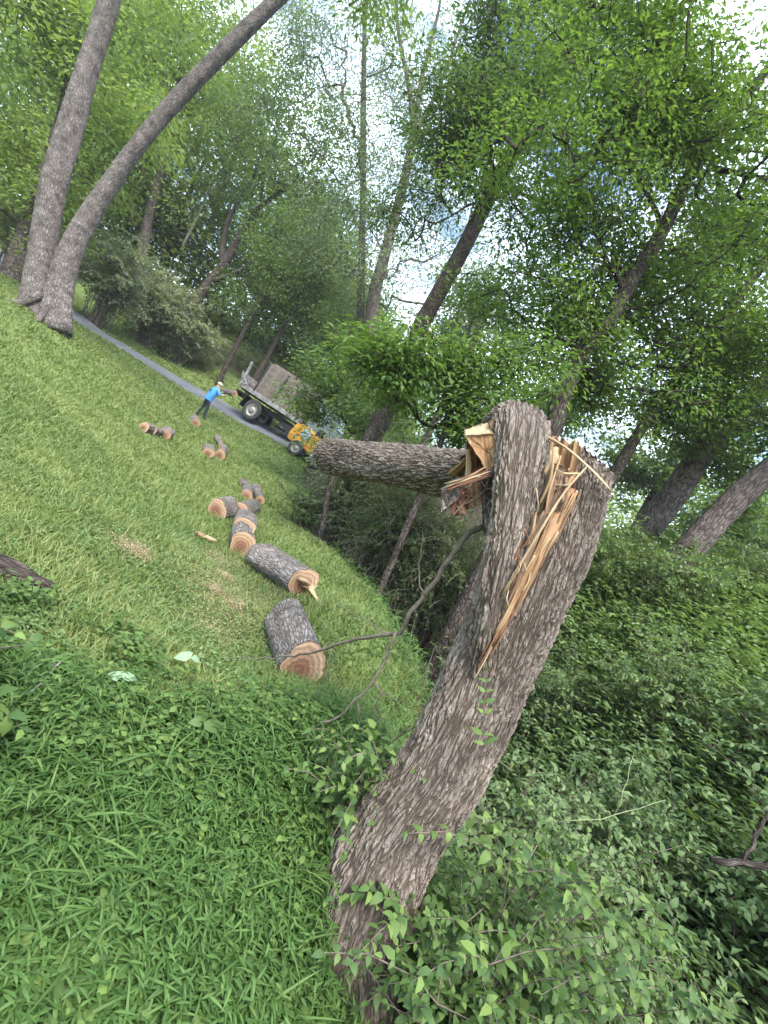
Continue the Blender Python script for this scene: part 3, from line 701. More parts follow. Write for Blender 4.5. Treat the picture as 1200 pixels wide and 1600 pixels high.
# ------------------------------------------------------------------ logs
def make_log(label, pa, pb, r, mat='bark_log', rmat='rings', lift=0.0, group='sawn logs lying on the lawn', taper=1.0, ends=None, sides=40):
    rg = np.random.default_rng(int(sum(map(ord, label))))
    A = ends[0] if ends is not None else ray_ground(*pa, off=r * .8)
    Bp = ends[1] if ends is not None else ray_ground(*pb, off=r * .8)
    A = np.array(A); Bp = np.array(Bp)
    root = thing('cut_log', label, 'log', (A[0], A[1], ground_z(A[0], A[1]) if ends is None else A[2] - r), group)
    nlen = 26
    C = smooth_path(np.array([A, Bp]), nlen)
    T, U, W = frames(C, (0, 0, 1) if abs(unit(Bp - A)[2]) < .9 else (1, 0, 0))
    th = np.linspace(0, 2 * np.pi, sides, endpoint=False)
    taper = taper * rg.uniform(.88, 1.1); prof = 1 + .08 * np.sin(2 * th + rg.uniform(0, 6)) + .06 * np.sin(3 * th + rg.uniform(0, 6)) + .02 * np.sin(7 * th + rg.uniform(0, 6))
    rad = r * np.linspace(1, taper, nlen)[:, None] * prof[None] * (1 + rg.normal(0, .02, (nlen, sides)))
    V = C[:, None] + rad[..., None] * (np.cos(th)[None, :, None] * U[:, None] + np.sin(th)[None, :, None] * W[:, None])
    s = np.r_[0, np.cumsum(np.linalg.norm(np.diff(C, axis=0), axis=1))]
    B = np.stack(np.broadcast_arrays(r * np.cos(th)[None], r * np.sin(th)[None], s[:, None]), -1) + rg.uniform(0, 5)
    i = np.arange(nlen - 1)[:, None]; j = np.arange(sides)[None]; jn = (j + 1) % sides
    F = np.stack(np.broadcast_arrays(i * sides + j, i * sides + jn, (i + 1) * sides + jn, (i + 1) * sides + j), -1).reshape(-1, 4)
    put('bark', raw_mesh('bark', V.reshape(-1, 3), F, {'bco': B.reshape(-1, 3)}, [M[mat]], nside=4), root)
    for e, row in ((0, 0), (1, nlen - 1)):
        c = C[row]; out_ = -T[row] if e == 0 else T[row]
        rings_ = []; Bb = []
        for q in (.985, .8, .5, .2):
            rings_.append(c + (V[row] - c) * q + out_ * (.006 + .0012 * rg.normal(0, 1, sides)[:, None] * (q < .9))); Bb.append(np.stack([np.cos(th) * q + .06, np.sin(th) * q, np.zeros(sides)], -1))
        VV = np.vstack(rings_ + [[c + out_ * .006]]); BB = np.vstack(Bb + [[[.06, 0, Bb[0][0, 2]]]])
        FF = []
        jj = np.arange(sides); j2 = (jj + 1) % sides
        for q in range(3):
            a_, b_ = q * sides, (q + 1) * sides
            FF += [np.stack([a_ + jj, a_ + j2, b_ + j2], -1), np.stack([a_ + jj, b_ + j2, b_ + jj], -1)]
        FF.append(np.stack([3 * sides + jj, 3 * sides + j2, np.full(sides, 4 * sides)], -1))
        FF = np.vstack(FF)
        put('cut_face', raw_mesh('cut_face', VV, FF if e else FF[:, ::-1], {'bco': BB}, [M[rmat]], smooth=False), root)
    return root
logs = []
logs.append(make_log('pale-barked log lying beside the hanging branch tip, its red sawn end towards the viewer', (474, 1040), (446, 968), .165))
l2 = make_log('largest log on the lawn, ridged grey bark, pale splinter spiking from its sawn end', (474, 912), (408, 870), .19); logs.append(l2)
logs.append(make_log('stubby log with a round orange sawn end just above the largest log', (379, 852), (376, 832), .165))
logs.append(make_log('grey log section lying end to end behind the stubby orange-ended log', (381, 824), (384, 810), .15))
logs.append(make_log('log with a broad tan sawn face, furthest left in the central pile', (340, 796), (360, 792), .155))
logs.append(make_log('log with pinkish end leaning beside the broad tan-faced log', (375, 799), (396, 791), .145, rmat='rings_pink'))
logs.append(make_log('small log with pinkish sawn face in the middle of the central pile', (386, 774), (388, 764), .13, rmat='rings_pink'))
logs.append(make_log('topmost short log of the central pile', (386, 759), (374, 751), .125, rmat='rings_pink'))
logs.append(make_log('mossy dark log at the right edge of the central pile', (406, 782), (399, 762), .12))
logs.append(make_log('tan-ended log at the left end of the trio on the upper lawn', (225, 668), (234, 671), .125))
logs.append(make_log('dark-barked log in the middle of the trio on the upper lawn', (238, 672), (250, 676), .11))
logs.append(make_log('round-faced log at the right end of the trio on the upper lawn', (257, 679), (263, 675), .145, rmat='rings_pink'))
logs.append(make_log('short stub with a tan face left of the long grey log below the truck', (326, 708), (326, 700), .15))
logs.append(make_log('knobbly grey log with its sawn foot towards the viewer, below the truck', (344, 711), (349, 702), .16))
logs.append(make_log('slim pale grey log pointing at the truck, behind the knobbly one', (346, 698), (339, 683), .115))
logs.append(make_log('round-faced log on the grass at the feet of the worker', (306, 661), (303, 654), .15, rmat='rings_pink'))
# splinter of the largest log
def loose_sliver(root, pts, w0, w1, mat, seed, flat=.4, n=9, name='splinter'):
    global broken
    keep = broken; broken = root
    o = splinter(pts, w0, w1, mat, name, seed, flat, n); broken = keep
    return o
loose_sliver(l2, [ray_ground(470, 905, .22), ray_ground(484, 918, .12), ray_ground(500, 945, .02)], .07, .012, M['wood_pale'], 70, .25)
loose_sliver(l2, [ray_ground(472, 915, .14), ray_ground(488, 925, .08), ray_ground(508, 948, .02)], .04, .008, M['wood'], 71, .3)
# offcut
oc = thing('wood_offcut', 'pale wedge of split wood on the grass left of the stubby log', 'offcut', ray_ground(322, 842))
loose_sliver(oc, [ray_ground(311, 835, .03), ray_ground(322, 840, .06), ray_ground(338, 846, .03)], .07, .05, M['wood_pale'], 72, .5, name='wedge')
# dark log at the left edge and the pale stick below it
dl = thing('fallen_log', 'dark rotten log lying in the grass at the left edge', 'log', ray_ground(40, 905))
adl = Acc(); adl.add(*tube(smooth_path(np.array([ray_ground(-90, 845, .05), ray_ground(0, 888, .05), ray_ground(78, 925, .03)]), 18), np.linspace(.085, .05, 18), 14, lump=.25, seed=4))
put('bark', adl.mesh('bark', M['bark_dark']), dl)
st = thing('fallen_stick', 'thin pale stick resting on the weeds at the left edge', 'stick', ray_ground(50, 1080))
ast = Acc(); limb(ast, [at(-40, 1150, 1.7), at(20, 1098, 1.85), at(70, 1062, 2.0), at(110, 1025, 2.2)], .007, .004, 12, seed=11); limb(ast, [at(60, 1070, 1.98), at(80, 1045, 2.1), at(86, 1028, 2.2)], .004, .002, 6, seed=12)
put('stem', ast.mesh('stem', M['twig_pale']), st)

# ------------------------------------------------------------------ truck, machine, person
def P2(o, loc, rot=None):
    o.location = loc
    if rot: o.rotation_euler = rot
    return o
M['steel'] = plain_mat('steel_worn', (.30, .29, .28), .6, .3, scale=4, dirt=(.13, .11, .10))
M['steel_dark'] = plain_mat('steel_dark', (.035, .035, .037), .7, .2, scale=5, dirt=(.02, .018, .016))
M['plank'] = plain_mat('plank_weathered', (.17, .135, .12), .85, scale=3, dirt=(.09, .07, .06))
M['tyre'] = plain_mat('tyre', (.03, .03, .03), .85, scale=12, dirt=(.06, .055, .05))
M['rim'] = plain_mat('rim', (.34, .33, .32), .55, .4, scale=8, dirt=(.18, .15, .13))
M['cab'] = plain_mat('cab_grey_green', (.17, .20, .20), .4, 0, scale=3)
M['orange'] = plain_mat('orange_paint', (.66, .33, .025), .5, 0, scale=4, dirt=(.40, .18, .02))
M['glass'] = plain_mat('cab_glass', (.35, .45, .48), .08, 0, var=.1, spec=.8)
M['lamp_red'] = plain_mat('lamp_red', (.35, .02, .02), .3)

def wheel_mesh(parent, r, w, loc, hubmat):
    wt = bpy.data.objects.new('wheel', None); COL.objects.link(wt); wt.parent = parent; wt.location = loc
    def lathe(name, prof, mat, seg=40):
        a = np.linspace(0, 2 * np.pi, seg, endpoint=False); prof = np.array(prof); n_ = len(prof)
        V = np.stack([prof[:, None, 0] * np.cos(a), np.repeat(prof[:, 1:2], seg, 1), prof[:, None, 0] * np.sin(a)], -1).reshape(-1, 3)
        i = np.arange(n_ - 1)[:, None]; j = np.arange(seg)[None]; jn = (j + 1) % seg
        F = np.stack(np.broadcast_arrays(i * seg + j, i * seg + jn, (i + 1) * seg + jn, (i + 1) * seg + j), -1).reshape(-1, 4)
        return link(name, raw_mesh(name, V, F, None, [mat], nside=4), wt)
    h = w / 2
    lathe('tyre', [(r * .58, -h * .8), (r * .62, -h), (r * .85, -h * 1.05), (r * .97, -h * .85), (r, -h * .5), (r, h * .5), (r * .97, h * .85), (r * .85, h * 1.05), (r * .62, h), (r * .58, h * .8)], M['tyre'])
    lathe('rim', [(r * .60, -h * .9), (r * .56, -h * .95), (r * .50, -h * .55), (r * .30, -h * .45), (r * .26, -h * .8), (r * .14, -h * .85), (.001, -h * .85)], hubmat)
    return wt

rw = at(382, 661, 25.6); rw_y = rw[1]
tx0, tx1 = rw[0], rw[0] + 3.6
tz0 = float(ground_z(tx0, rw_y + .9)) + .05; tz1 = float(ground_z(tx1, rw_y + .9)) + .05
pitch_t = math.atan2(tz0 - tz1, 3.6)
truck = thing('dump_truck', 'flatbed dump truck with weathered plank side boards parked on the driveway', 'truck', (tx0, rw_y, tz0))
truck.rotation_euler = (R(-2), R(4.0), R(-4)); truck.scale = (1.0, 1.06, 1.18)
# local axes: x forward, y away from the viewer, z up; origin under the near rear wheel
WR = .46
for x in (0, 3.75):
    for y in (0.0, 1.85): wheel_mesh(truck, WR, .28, (x, y + (.0 if y == 0 else 0), WR), M['rim'])
def tb(name, size, loc, mat, rot=None, bev=.012, **pr):
    o = link(name, box_mesh(name, size, mat, bev), truck, **pr); P2(o, loc, rot); return o
for y in (.45, 1.4): tb('chassis_rail', (6.4, .09, .22), (1.75, y, .78), M['steel_dark'])
tb('axle', (.14, 1.7, .14), (0, .95, WR), M['steel_dark']); tb('axle', (.12, 1.7, .12), (3.75, .95, WR), M['steel_dark'])
tb('fuel_tank', (.9, .45, .42), (1.9, .25, .62), M['steel_dark'], bev=.08)
tb('bed_floor', (3.7, 2.2, .10), (.65, .92, 1.16), M['steel'])
tb('bed_rail', (3.72, .07, .20), (.65, -.20, 1.12), M['steel'], label='worn steel rail along the near edge of the bed')
tb('bed_rail', (3.72, .07, .20), (.65, 2.04, 1.12), M['steel'])
for k in range(7): tb('cross_member', (.07, 2.1, .12), (-1.0 + k * .55, .92, 1.03), M['steel_dark'])
for k in range(6):   # far side board planks
    tb('plank', (3.6, .05, .255), (.65, 2.0, 1.36 + k * .265), M['plank'])
for k, x in enumerate((-1.1, .1, 1.3, 2.4)): tb('stake', (.07, .06, 1.36), (x, 1.95, 1.86), M['steel_dark'])
for k in range(5):   # headboard
    tb('plank', (.05, 2.1, .255), (2.46, .92, 1.36 + k * .265), M['plank'])
tb('headboard_post', (.09, .09, 1.5), (2.42, -.16, 1.92), M['steel']); tb('headboard_post', (.09, .09, 1.5), (2.42, 1.9, 1.92), M['steel'])
for k in range(5): tb('plank', (2.85, .05, .255), (.98, -.19, 1.36 + k * .265), M['plank'])
for x in (-.38, .75, 1.75): tb('stake', (.07, .05, 1.34), (x, -.245, 1.85), M['steel_dark'])
tb('corner_post', (.12, .12, 1.0), (-1.17, -.16, 1.66), M['steel'], (0, R(-8), 0)); tb('corner_post', (.10, .10, 1.45), (-1.17, 1.98, 1.9), M['steel'])
tb('tailgate', (.06, 2.1, .55), (-1.30, .92, 1.40), M['steel'], (0, R(-28), 0), label='dented steel tailgate hanging half open')
tb('hinge_arm', (.5, .06, .08), (-1.05, -.24, 1.38), M['steel'], (0, R(35), 0)); tb('hinge_arm', (.34, .06, .07), (-.95, -.25, 1.22), M['steel'], (0, R(-20), 0))
tb('mud_flap', (.03, .6, .55), (-.62, .1, .62), M['steel_dark'], (0, R(12), 0)); tb('bumper', (.12, 2.0, .16), (-1.15, .92, .74), M['steel_dark'])
tb('tail_lamp', (.04, .14, .09), (-1.23, .15, .78), M['lamp_red'])
tb('hoist_ram', (.9, .12, .12), (1.0, .95, .92), M['steel'], (0, R(-10), 0))
# cab
bm = bmesh.new()
prof = [(2.7, .55), (2.7, 2.25), (2.85, 2.42), (3.75, 2.42), (4.15, 1.62), (5.15, 1.45), (5.28, 1.25), (5.28, .62), (4.3, .62), (4.25, .95), (3.95, 1.12), (3.55, 1.12), (3.25, .95), (3.2, .55)]
va = [bm.verts.new((x, -.08, z)) for x, z in prof]; vb = [bm.verts.new((x, 1.95, z)) for x, z in prof]
bm.faces.new(va[::-1]); bm.faces.new(vb)
for i in range(len(prof)): bm.faces.new((va[i], va[(i + 1) % len(prof)], vb[(i + 1) % len(prof)], vb[i]))
bmesh.ops.recalc_face_normals(bm, faces=bm.faces[:])
bmesh.ops.bevel(bm, geom=[e for e in bm.edges if len(e.link_faces) == 2 and e.calc_face_angle(0) > .5], offset=.03, segments=2, affect='EDGES')
me = bpy.data.meshes.new('cab'); bm.to_mesh(me); bm.free(); me.materials.append(M['cab']); link('cab', me, truck)
tb('cab_window', (.75, .02, .55), (3.25, -.095, 1.92), M['glass'], bev=.005)
tb('windscreen', (.02, 1.7, .72), (3.985, .94, 2.03), M['glass'], (0, R(-26.5), 0), bev=.005)
tb('door_handle', (.14, .03, .03), (2.95, -.10, 1.45), M['steel_dark'], bev=.005)
tb('mirror', (.05, .16, .26), (3.95, -.26, 1.75), M['steel_dark'])
tb('headlight', (.03, .2, .2), (5.285, .2, 1.05), M['glass']); tb('headlight', (.03, .2, .2), (5.285, 1.65, 1.05), M['glass'])

# orange compact machine in front of it
mo = at(464, 718, 23.2); mo[2] = ground_z(mo[0], mo[1]) + .05
mach = thing('compact_loader', 'small orange-yellow wheeled machine with a pale screen, beside the truck on the driveway', 'loader', mo)
mach.rotation_euler = (0, R(4), R(-6)); mach.scale = (1.3, 1.3, 1.3)
def mb(name, size, loc, mat, rot=None, bev=.02, **pr):
    o = link(name, box_mesh(name, size, mat, bev), mach, **pr); P2(o, loc, rot); return o
for x in (-.25, .75):
    for y in (0, .95): wheel_mesh(mach, .33 if x > 0 else .27, .2, (x, y, .33 if x > 0 else .27), M['rim'])
bm = bmesh.new()
prof = [(-.75, .38), (-.8, .62), (-.72, 1.02), (-.45, 1.12), (.05, .98), (.55, .98), (1.0, .9), (1.08, .72), (.98, .5), (.45, .45), (.3, .36)]
va = [bm.verts.new((x, .08, z)) for x, z in prof]; vb = [bm.verts.new((x, .87, z)) for x, z in prof]
bm.faces.new(va[::-1]); bm.faces.new(vb)
for i in range(len(prof)): bm.faces.new((va[i], va[(i + 1) % len(prof)], vb[(i + 1) % len(prof)], vb[i]))
bmesh.ops.recalc_face_normals(bm, faces=bm.faces[:])
bmesh.ops.bevel(bm, geom=[e for e in bm.edges if e.calc_face_angle(0) > .4], offset=.035, segments=2, affect='EDGES')
me = bpy.data.meshes.new('body'); bm.to_mesh(me); bm.free(); me.materials.append(M['orange']); link('body', me, mach)
mb('screen', (.30, .03, .34), (-.22, .06, .86), M['glass'], (0, R(20), 0), .01, label='pale blue-white screen')
mb('grille', (.5, .03, .2), (.55, .065, .68), M['steel_dark'], None, .01)
mb('fender', (.62, .26, .06), (.75, .02, .74), M['orange'], (0, R(6), 0)); mb('tow_bar', (.9, .08, .08), (-1.15, .45, .42), M['steel_dark'], (0, R(-6), 0))
mb('seat', (.3, .45, .35), (.15, .47, 1.1), M['steel_dark'], None, .05)

# worker -------------------------------------------------------------
M['shirt'] = plain_mat('blue_shirt', (.07, .30, .72), .85, scale=9, dirt=(.05, .21, .52))
M['jeans'] = plain_mat('dark_jeans', (.02, .028, .045), .9, scale=9)
M['skin'] = plain_mat('skin', (.50, .30, .22), .6, var=.1)
M['hat'] = plain_mat('pale_cap', (.55, .62, .42), .8, var=.2)
M['boot'] = plain_mat('boots', (.12, .085, .06), .8)
M['glove'] = plain_mat('work_glove', (.40, .46, .22), .85)
M['print'] = plain_mat('shirt_print', (.03, .10, .28), .9)
pf = ray_ground(311, 652)
person = thing('person', 'worker in blue T-shirt, dark jeans and pale cap lifting a log at the truck tail', 'person', pf)
person.rotation_euler = (0, 0, R(-38))
def skin_body(name, verts, edges, radii, mat, root, parent, sub=2, matfun=None):
    me = bpy.data.meshes.new(name); me.from_pydata([Vector(v) for v in verts], edges, [])
    o = bpy.data.objects.new(name, me); COL.objects.link(o)
    md = o.modifiers.new('skin', 'SKIN'); md.use_smooth_shade = True
    for i, sv in enumerate(me.skin_vertices[0].data):
        r = radii[i]; sv.radius = r if isinstance(r, tuple) else (r, r); sv.use_root = (i == root)
    s = o.modifiers.new('sub', 'SUBSURF'); s.levels = sub; s.render_levels = sub
    dg = bpy.context.evaluated_depsgraph_get()
    fm = bpy.data.meshes.new_from_object(o.evaluated_get(dg)); fm.name = name
    bpy.data.objects.remove(o); bpy.data.meshes.remove(me)
    fm.materials.clear()
    for mm_ in (mat if isinstance(mat, list) else [mat]): fm.materials.append(mm_)
    if matfun:
        for p in fm.polygons: p.material_index = matfun(p.center)
    for p in fm.polygons: p.use_smooth = True
    return link(name, fm, parent)
# figure faces local +y (towards the truck), leaning forward, arms out to the log
PV = [(0, 0, .93), (0, .03, 1.10), (0, .07, 1.28), (0, .10, 1.42), (0, .12, 1.50), (0, .15, 1.58), (0, .16, 1.68),      # 0-6 pelvis..head
      (-.10, 0, .88), (-.13, .02, .50), (-.15, -.10, .11), (-.15, .03, .05),          # left leg 7-10
      (.10, 0, .88), (.14, .08, .50), (.17, .10, .11), (.17, .25, .05),               # right leg 11-14
      (-.19, .10, 1.41), (-.28, .27, 1.30), (-.19, .50, 1.40),                        # left arm 15-17
      (.19, .10, 1.41), (.29, .27, 1.30), (.22, .50, 1.40)]                           # right arm 18-20
PE = [(0, 1), (1, 2), (2, 3), (3, 4), (4, 5), (5, 6), (0, 7), (7, 8), (8, 9), (9, 10), (0, 11), (11, 12), (12, 13), (13, 14), (3, 15), (15, 16), (16, 17), (3, 18), (18, 19), (19, 20)]
PR = [(.155, .115), (.145, .105), (.175, .12), (.15, .10), (.06, .06), (.085, .10), (.09, .10), .095, .066, .05, .045, .095, .066, .05, .045, .075, .052, .038, .075, .052, .038]
def pm(c):
    if c.z > 1.50 and abs(c.x) < .13: return 0
    if c.z > .92:
        return 1 if not (c.y > .24 and abs(c.x) > .1) else 0
    return 2 if c.z > .10 else 3
skin_body('body', PV, PE, PR, [M['skin'], M['shirt'], M['jeans'], M['boot']], 0, person, 2, pm)
# shirt: an open tube that follows the torso with its own hem and sleeves
ash = Acc()
ash.add(*tube(np.array([(0, -.005, .86), (0, .01, .98), (0, .05, 1.18), (0, .085, 1.34), (0, .10, 1.45), (0, .115, 1.50)]), np.array([.185, .175, .185, .19, .13, .07]), 22, cap=False, lump=.12))
for s in (-1, 1): ash.add(*tube(np.array([(s * .12, .095, 1.42), (s * .2, .11, 1.40), (s * .255, .22, 1.28)]), np.array([.09, .085, .075]), 12, cap=False, lump=.1))
link('shirt', ash.mesh('shirt', M['shirt']), person)
# round print on the back of the shirt
bm = bmesh.new(); bmesh.ops.create_circle(bm, cap_ends=True, radius=.075, segments=24)
me = bpy.data.meshes.new('shirt_print'); bm.to_mesh(me); bm.free(); me.materials.append(M['print'])
o = link('shirt_print', me, person); o.location = (0, -.118, 1.30); o.rotation_euler = (R(90 - 10), 0, 0)
# cap with brim
bm = bmesh.new(); bmesh.ops.create_uvsphere(bm, u_segments=20, v_segments=12, radius=.112)
for v in list(bm.verts):
    if v.co.z < -.012: bm.verts.remove(v)
for v in bm.verts: v.co.y *= 1.12
br = [bm.verts.new((.085 * math.cos(a), .1 + .1 * math.sin(a), -.012)) for a in np.linspace(0, math.pi, 9)]
bm.faces.new(br)
me = bpy.data.meshes.new('cap'); bm.to_mesh(me); bm.free(); me.materials.append(M['hat'])
o = link('cap', me, person); o.location = (0, .155, 1.69); o.rotation_euler = (R(-10), 0, 0)
for s in (-1, 1):   # gloved hands with five fingers closed on the log
    hv = [(0, 0, 0), (0, .055, .005), (0, .09, .01)]; he = [(0, 1), (1, 2)]; hr = [.03, (.042, .024), (.036, .02)]
    for k, (ox, ln) in enumerate(((-.033, .06), (-.011, .07), (.011, .066), (.033, .05))):
        b0 = len(hv); hv += [(ox, .10, .012), (ox, .10 + ln * .6, -.005), (ox, .10 + ln * .75, -.04)]; he += [(2, b0), (b0, b0 + 1), (b0 + 1, b0 + 2)]; hr += [.0105, .010, .009]
    b0 = len(hv); hv += [(-s * .04, .03, .0), (-s * .06, .07, -.012), (-s * .058, .10, -.03)]; he += [(0, b0), (b0, b0 + 1), (b0 + 1, b0 + 2)]; hr += [.013, .011, .010]
    o = skin_body('hand', hv, he, hr, M['glove'], 0, person, 1)
    o.location = (s * (.19 if s < 0 else .22), .48, 1.40); o.rotation_euler = (R(30), 0, R(-8 * s))
bpy.context.view_layer.update()
pmw = person.matrix_world
hl = [np.array(pmw @ Vector((-.42, .72, 1.52))), np.array(pmw @ Vector((.56, .64, 1.66)))]
make_log('short log with a pale sawn end held up at the truck by the worker', None, None, .14, ends=(hl[1], hl[0]), group='logs being loaded', rmat='rings')
tmw = truck.matrix_world
make_log('log resting on the bed of the truck behind the open tailgate', None, None, .13, ends=(np.array(tmw @ Vector((-1.0, .35, 1.34))), np.array(tmw @ Vector((-.1, .5, 1.34)))), group='logs being loaded')

# ------------------------------------------------------------------ trees
def foliage(name, centres, sizes, n_per, leaf, mat, r, droop=.3, flat=.6, aspect=.5, keep_margin=320, fill=(0.25, 1.6), long=False):
    """leaf clusters: leaves scattered about each centre, facing mostly upward; outside the field of view the clusters are thinner with bigger leaves"""
    centres = np.asarray(centres); N = len(centres)
    vis = in_view(centres, keep_margin)
    cnt = np.where(vis, n_per, max(3, int(n_per * fill[0])))
    idx = np.repeat(np.arange(N), cnt)
    tot = len(idx)
    off = r.normal(0, 1, (tot, 3)); off /= np.maximum(1, np.linalg.norm(off, axis=1, keepdims=True) / 1.9)
    off[:, 2] *= flat
    P = centres[idx] + off * np.asarray(sizes)[idx][:, None] * .55
    P[:, 2] -= droop * np.asarray(sizes)[idx] * (off[:, 0] ** 2 + off[:, 1] ** 2) * .25
    Dv = unit(off * [1, 1, .4] + rand_dirs(tot, r) * .7 + [0, 0, -droop])
    Nv = unit(rand_dirs(tot, r) * .75 + [0, 0, 1.0])
    sc_ = np.where(vis[idx], 1.0, fill[1])
    L = leaf * r.uniform(.65, 1.35, tot) * sc_; W = L * aspect * r.uniform(.8, 1.2, tot)
    V, F = (leaf_long if long else leaf_quads)(P, Dv, Nv, L, W)
    k = 6 if long else 4
    cv = r.normal(0, .16, N)
    var = np.clip(.5 + cv[idx] + r.normal(0, .2, tot), 0, 1)
    return raw_mesh(name, V, F, {'var': np.repeat(var, k)}, [mat], smooth=False)

def ellipsoid_pts(c, rad, n, r, shell=.35):
    g = r.normal(0, .58, (n * 3, 3)); g = g[np.linalg.norm(g, axis=1) < 1.7]
    P = np.asarray(c) + g * np.asarray(rad)
    q = P * (2.2 / np.mean(rad)) + r.uniform(0, 6)
    clump = np.sin(q[:, 0] + 1.7 * np.sin(q[:, 1])) + np.sin(q[:, 1] * 1.3 + 1.5 * np.sin(q[:, 2])) + np.sin(q[:, 2] * 1.6 + 1.4 * np.sin(q[:, 0]))
    return P[np.argsort(-clump + r.normal(0, .7, len(P)))][:n]

def make_tree(name, label, path, radii, crowns, bark, leafm, leaf, n_per=60, group=None, cl=1.0, seed=0, limbs=(), sides=14, aspect=.5, droop=.3, twigs=True, base_ext=True, limb_r=.25):
    """path: [(px,py,D)], crowns: [(px,py,D, rx_px, rz_px, ry_m, n_clusters)]"""
    r = np.random.default_rng(seed + 100)
    P = np.array([at(*p) for p in path])
    if base_ext:   # carry the trunk down to the ground it stands on
        dirn = P[0] - P[1]; b = P[0].copy()
        gz = float(ground_z(b[0], b[1]))
        if b[2] > gz + .05:
            h = b[2] - gz
            step = unit(dirn * [.35, .35, 1])
            if step[2] > -.3: step = np.array([0, 0, -1.0])
            b = b + step * (h / -step[2]); b[2] = ground_z(b[0], b[1]) - .15
            P = np.vstack([b, P]); radii = [radii[0] * 1.15] + list(radii)
        else:
            P = np.vstack([P[0] + [0, 0, -.25], P]); radii = [radii[0] * 1.25] + list(radii)
    root = thing(name, label, 'tree', P[0], group)
    L = np.linalg.norm(np.diff(P, axis=0), axis=1).sum()
    n = int(np.clip(L / .25, 14, 60))
    C = smooth_path(P, n)
    dd = np.r_[0, np.cumsum(np.linalg.norm(np.diff(P, axis=0), axis=1))]; dd /= dd[-1]
    rr = np.interp(np.linspace(0, 1, n), dd, radii)
    V, F, B = tube(C, rr, sides, lump=.12, seed=seed)
    put('trunk', raw_mesh('trunk', V, F, {'bco': B + seed * 3.7}, [M[bark]]), root)
    attach = [C]; arad = [rr]
    for k, (lpts, r0, r1) in enumerate(limbs):
        LP = np.array([at(*p) for p in lpts]); nl = 18
        LC = smooth_path(LP, nl); lr = np.linspace(r0, r1, nl)
        LC[1:-1] += r.normal(0, r0 * .12, (nl - 2, 3))
        V, F, B = tube(LC, lr, 10, lump=.1, seed=seed + k)
        put('limb', raw_mesh('limb', V, F, {'bco': B + k * 2.1}, [M[bark]]), root)
        attach.append(LC); arad.append(lr)
    AP = np.vstack([a[len(a) // 4:] if i == 0 else a for i, a in enumerate(attach)]); AR = np.r_[arad[0][len(attach[0]) // 4:], np.concatenate(arad[1:]) if len(arad) > 1 else []]
    cen, siz = [], []
    for (px, py, D, rx, rz, ry, nc) in crowns:
        c = at(px, py, D); s = D / FPX
        pts = ellipsoid_pts(c, (rx * s, ry, rz * s), nc, r)
        cen.append(pts); siz.append(cl * r.uniform(.7, 1.35, nc))
    if cen:
        cen = np.vstack(cen); siz = np.concatenate(siz)
        ok = cen[:, 2] > ground_z(cen[:, 0], cen[:, 1]) + .3
        cen, siz = cen[ok], siz[ok]
        if twigs:
            at_ = Acc()
            order = np.argsort([np.linalg.norm(AP - c, axis=1).min() for c in cen])
            nodes = [p for p in AP]; par = [-1] * len(AP); n0 = len(AP)
            for oi in order:
                c = cen[oi]; NP = np.array(nodes)
                d = np.linalg.norm(NP - c, axis=1); cost = d + 1.2 * np.maximum(0, NP[:, 2] - c[2] + .25 * d); cost[:n0] *= 1.25
                k = int(np.argmin(cost)); a = NP[k]
                mid = (a + c) / 2 + r.normal(0, .10, 3) * d[k] + [0, 0, .06 * d[k]]
                nodes.append(mid); par.append(k); nodes.append(c); par.append(len(nodes) - 2)
            load = np.zeros(len(nodes)); load[n0 + 1::2] = 1
            for q in range(len(nodes) - 1, n0 - 1, -1): load[par[q]] += load[q]
            base_r = .0055 + .004 * cl
            for q in range(n0, len(nodes), 2):
                a, mid, c = nodes[par[q]], nodes[q], nodes[q + 1]
                C2 = smooth_path(np.array([a, mid, c]), 5)
                r1_ = base_r * load[q + 1] ** .45; r0_ = base_r * load[q] ** .45 * 1.15
                at_.add(*tube(C2, np.linspace(r0_, r1_, 5), 4 if load[q] > 4 else 3, cap=False))
            if path[0][2] < 16:
                for c, s in zip(cen, siz):
                    for q in range(2):
                        e = c + r.normal(0, .5, 3) * s
                        at_.add(*tube(np.array([c, (c + e) / 2 + r.normal(0, .05, 3) * s, e]), np.array([.007, .005, .003]) * (.6 + s), 3, cap=False))
            if at_.n: put('branches', at_.mesh('branches', M[bark]), root, kind='stuff')
        put('crown', foliage('crown', cen, siz, n_per, leaf, M[leafm], r, aspect=aspect, droop=droop), root)
    return root

# twin-stemmed grey tree on the lawn
TT = thing('twin_tree', 'large grey-barked tree with two stems rising from one flared base on the lawn', 'tree', at(70, 492, 14.0))
s1 = smooth_path(np.array([at(50, 520, 13.9), at(56, 470, 14), at(65, 400, 14), at(82, 300, 14), at(110, 200, 14), at(136, 110, 14), at(168, 10, 14), at(215, -180, 14)]), 60)
s2 = smooth_path(np.array([at(84, 520, 13.9), at(93, 450, 14), at(120, 372, 14), at(178, 278, 14), at(252, 182, 13.9), at(342, 88, 13.7), at(428, 4, 13.5), at(540, -100, 13.2)]), 60)
for C_, r0, r1, sd in ((s1, .37, .22, 1), (s2, .335, .12, 2)):
    rr = np.interp(np.linspace(0, 1, 60), [0, .06, .16, .4, .75, 1], [r0 * 1.3, r0 * 1.08, r0 * .92, r0 * .80 if sd == 1 else r0 * .66, r0 * .72 if sd == 1 else .19, r1])
    V, F, B = tube(C_, rr, 26, lump=.14, seed=sd)
    put('trunk', raw_mesh('trunk', V, F, {'bco': B + sd}, [M['bark_grey']]), TT)
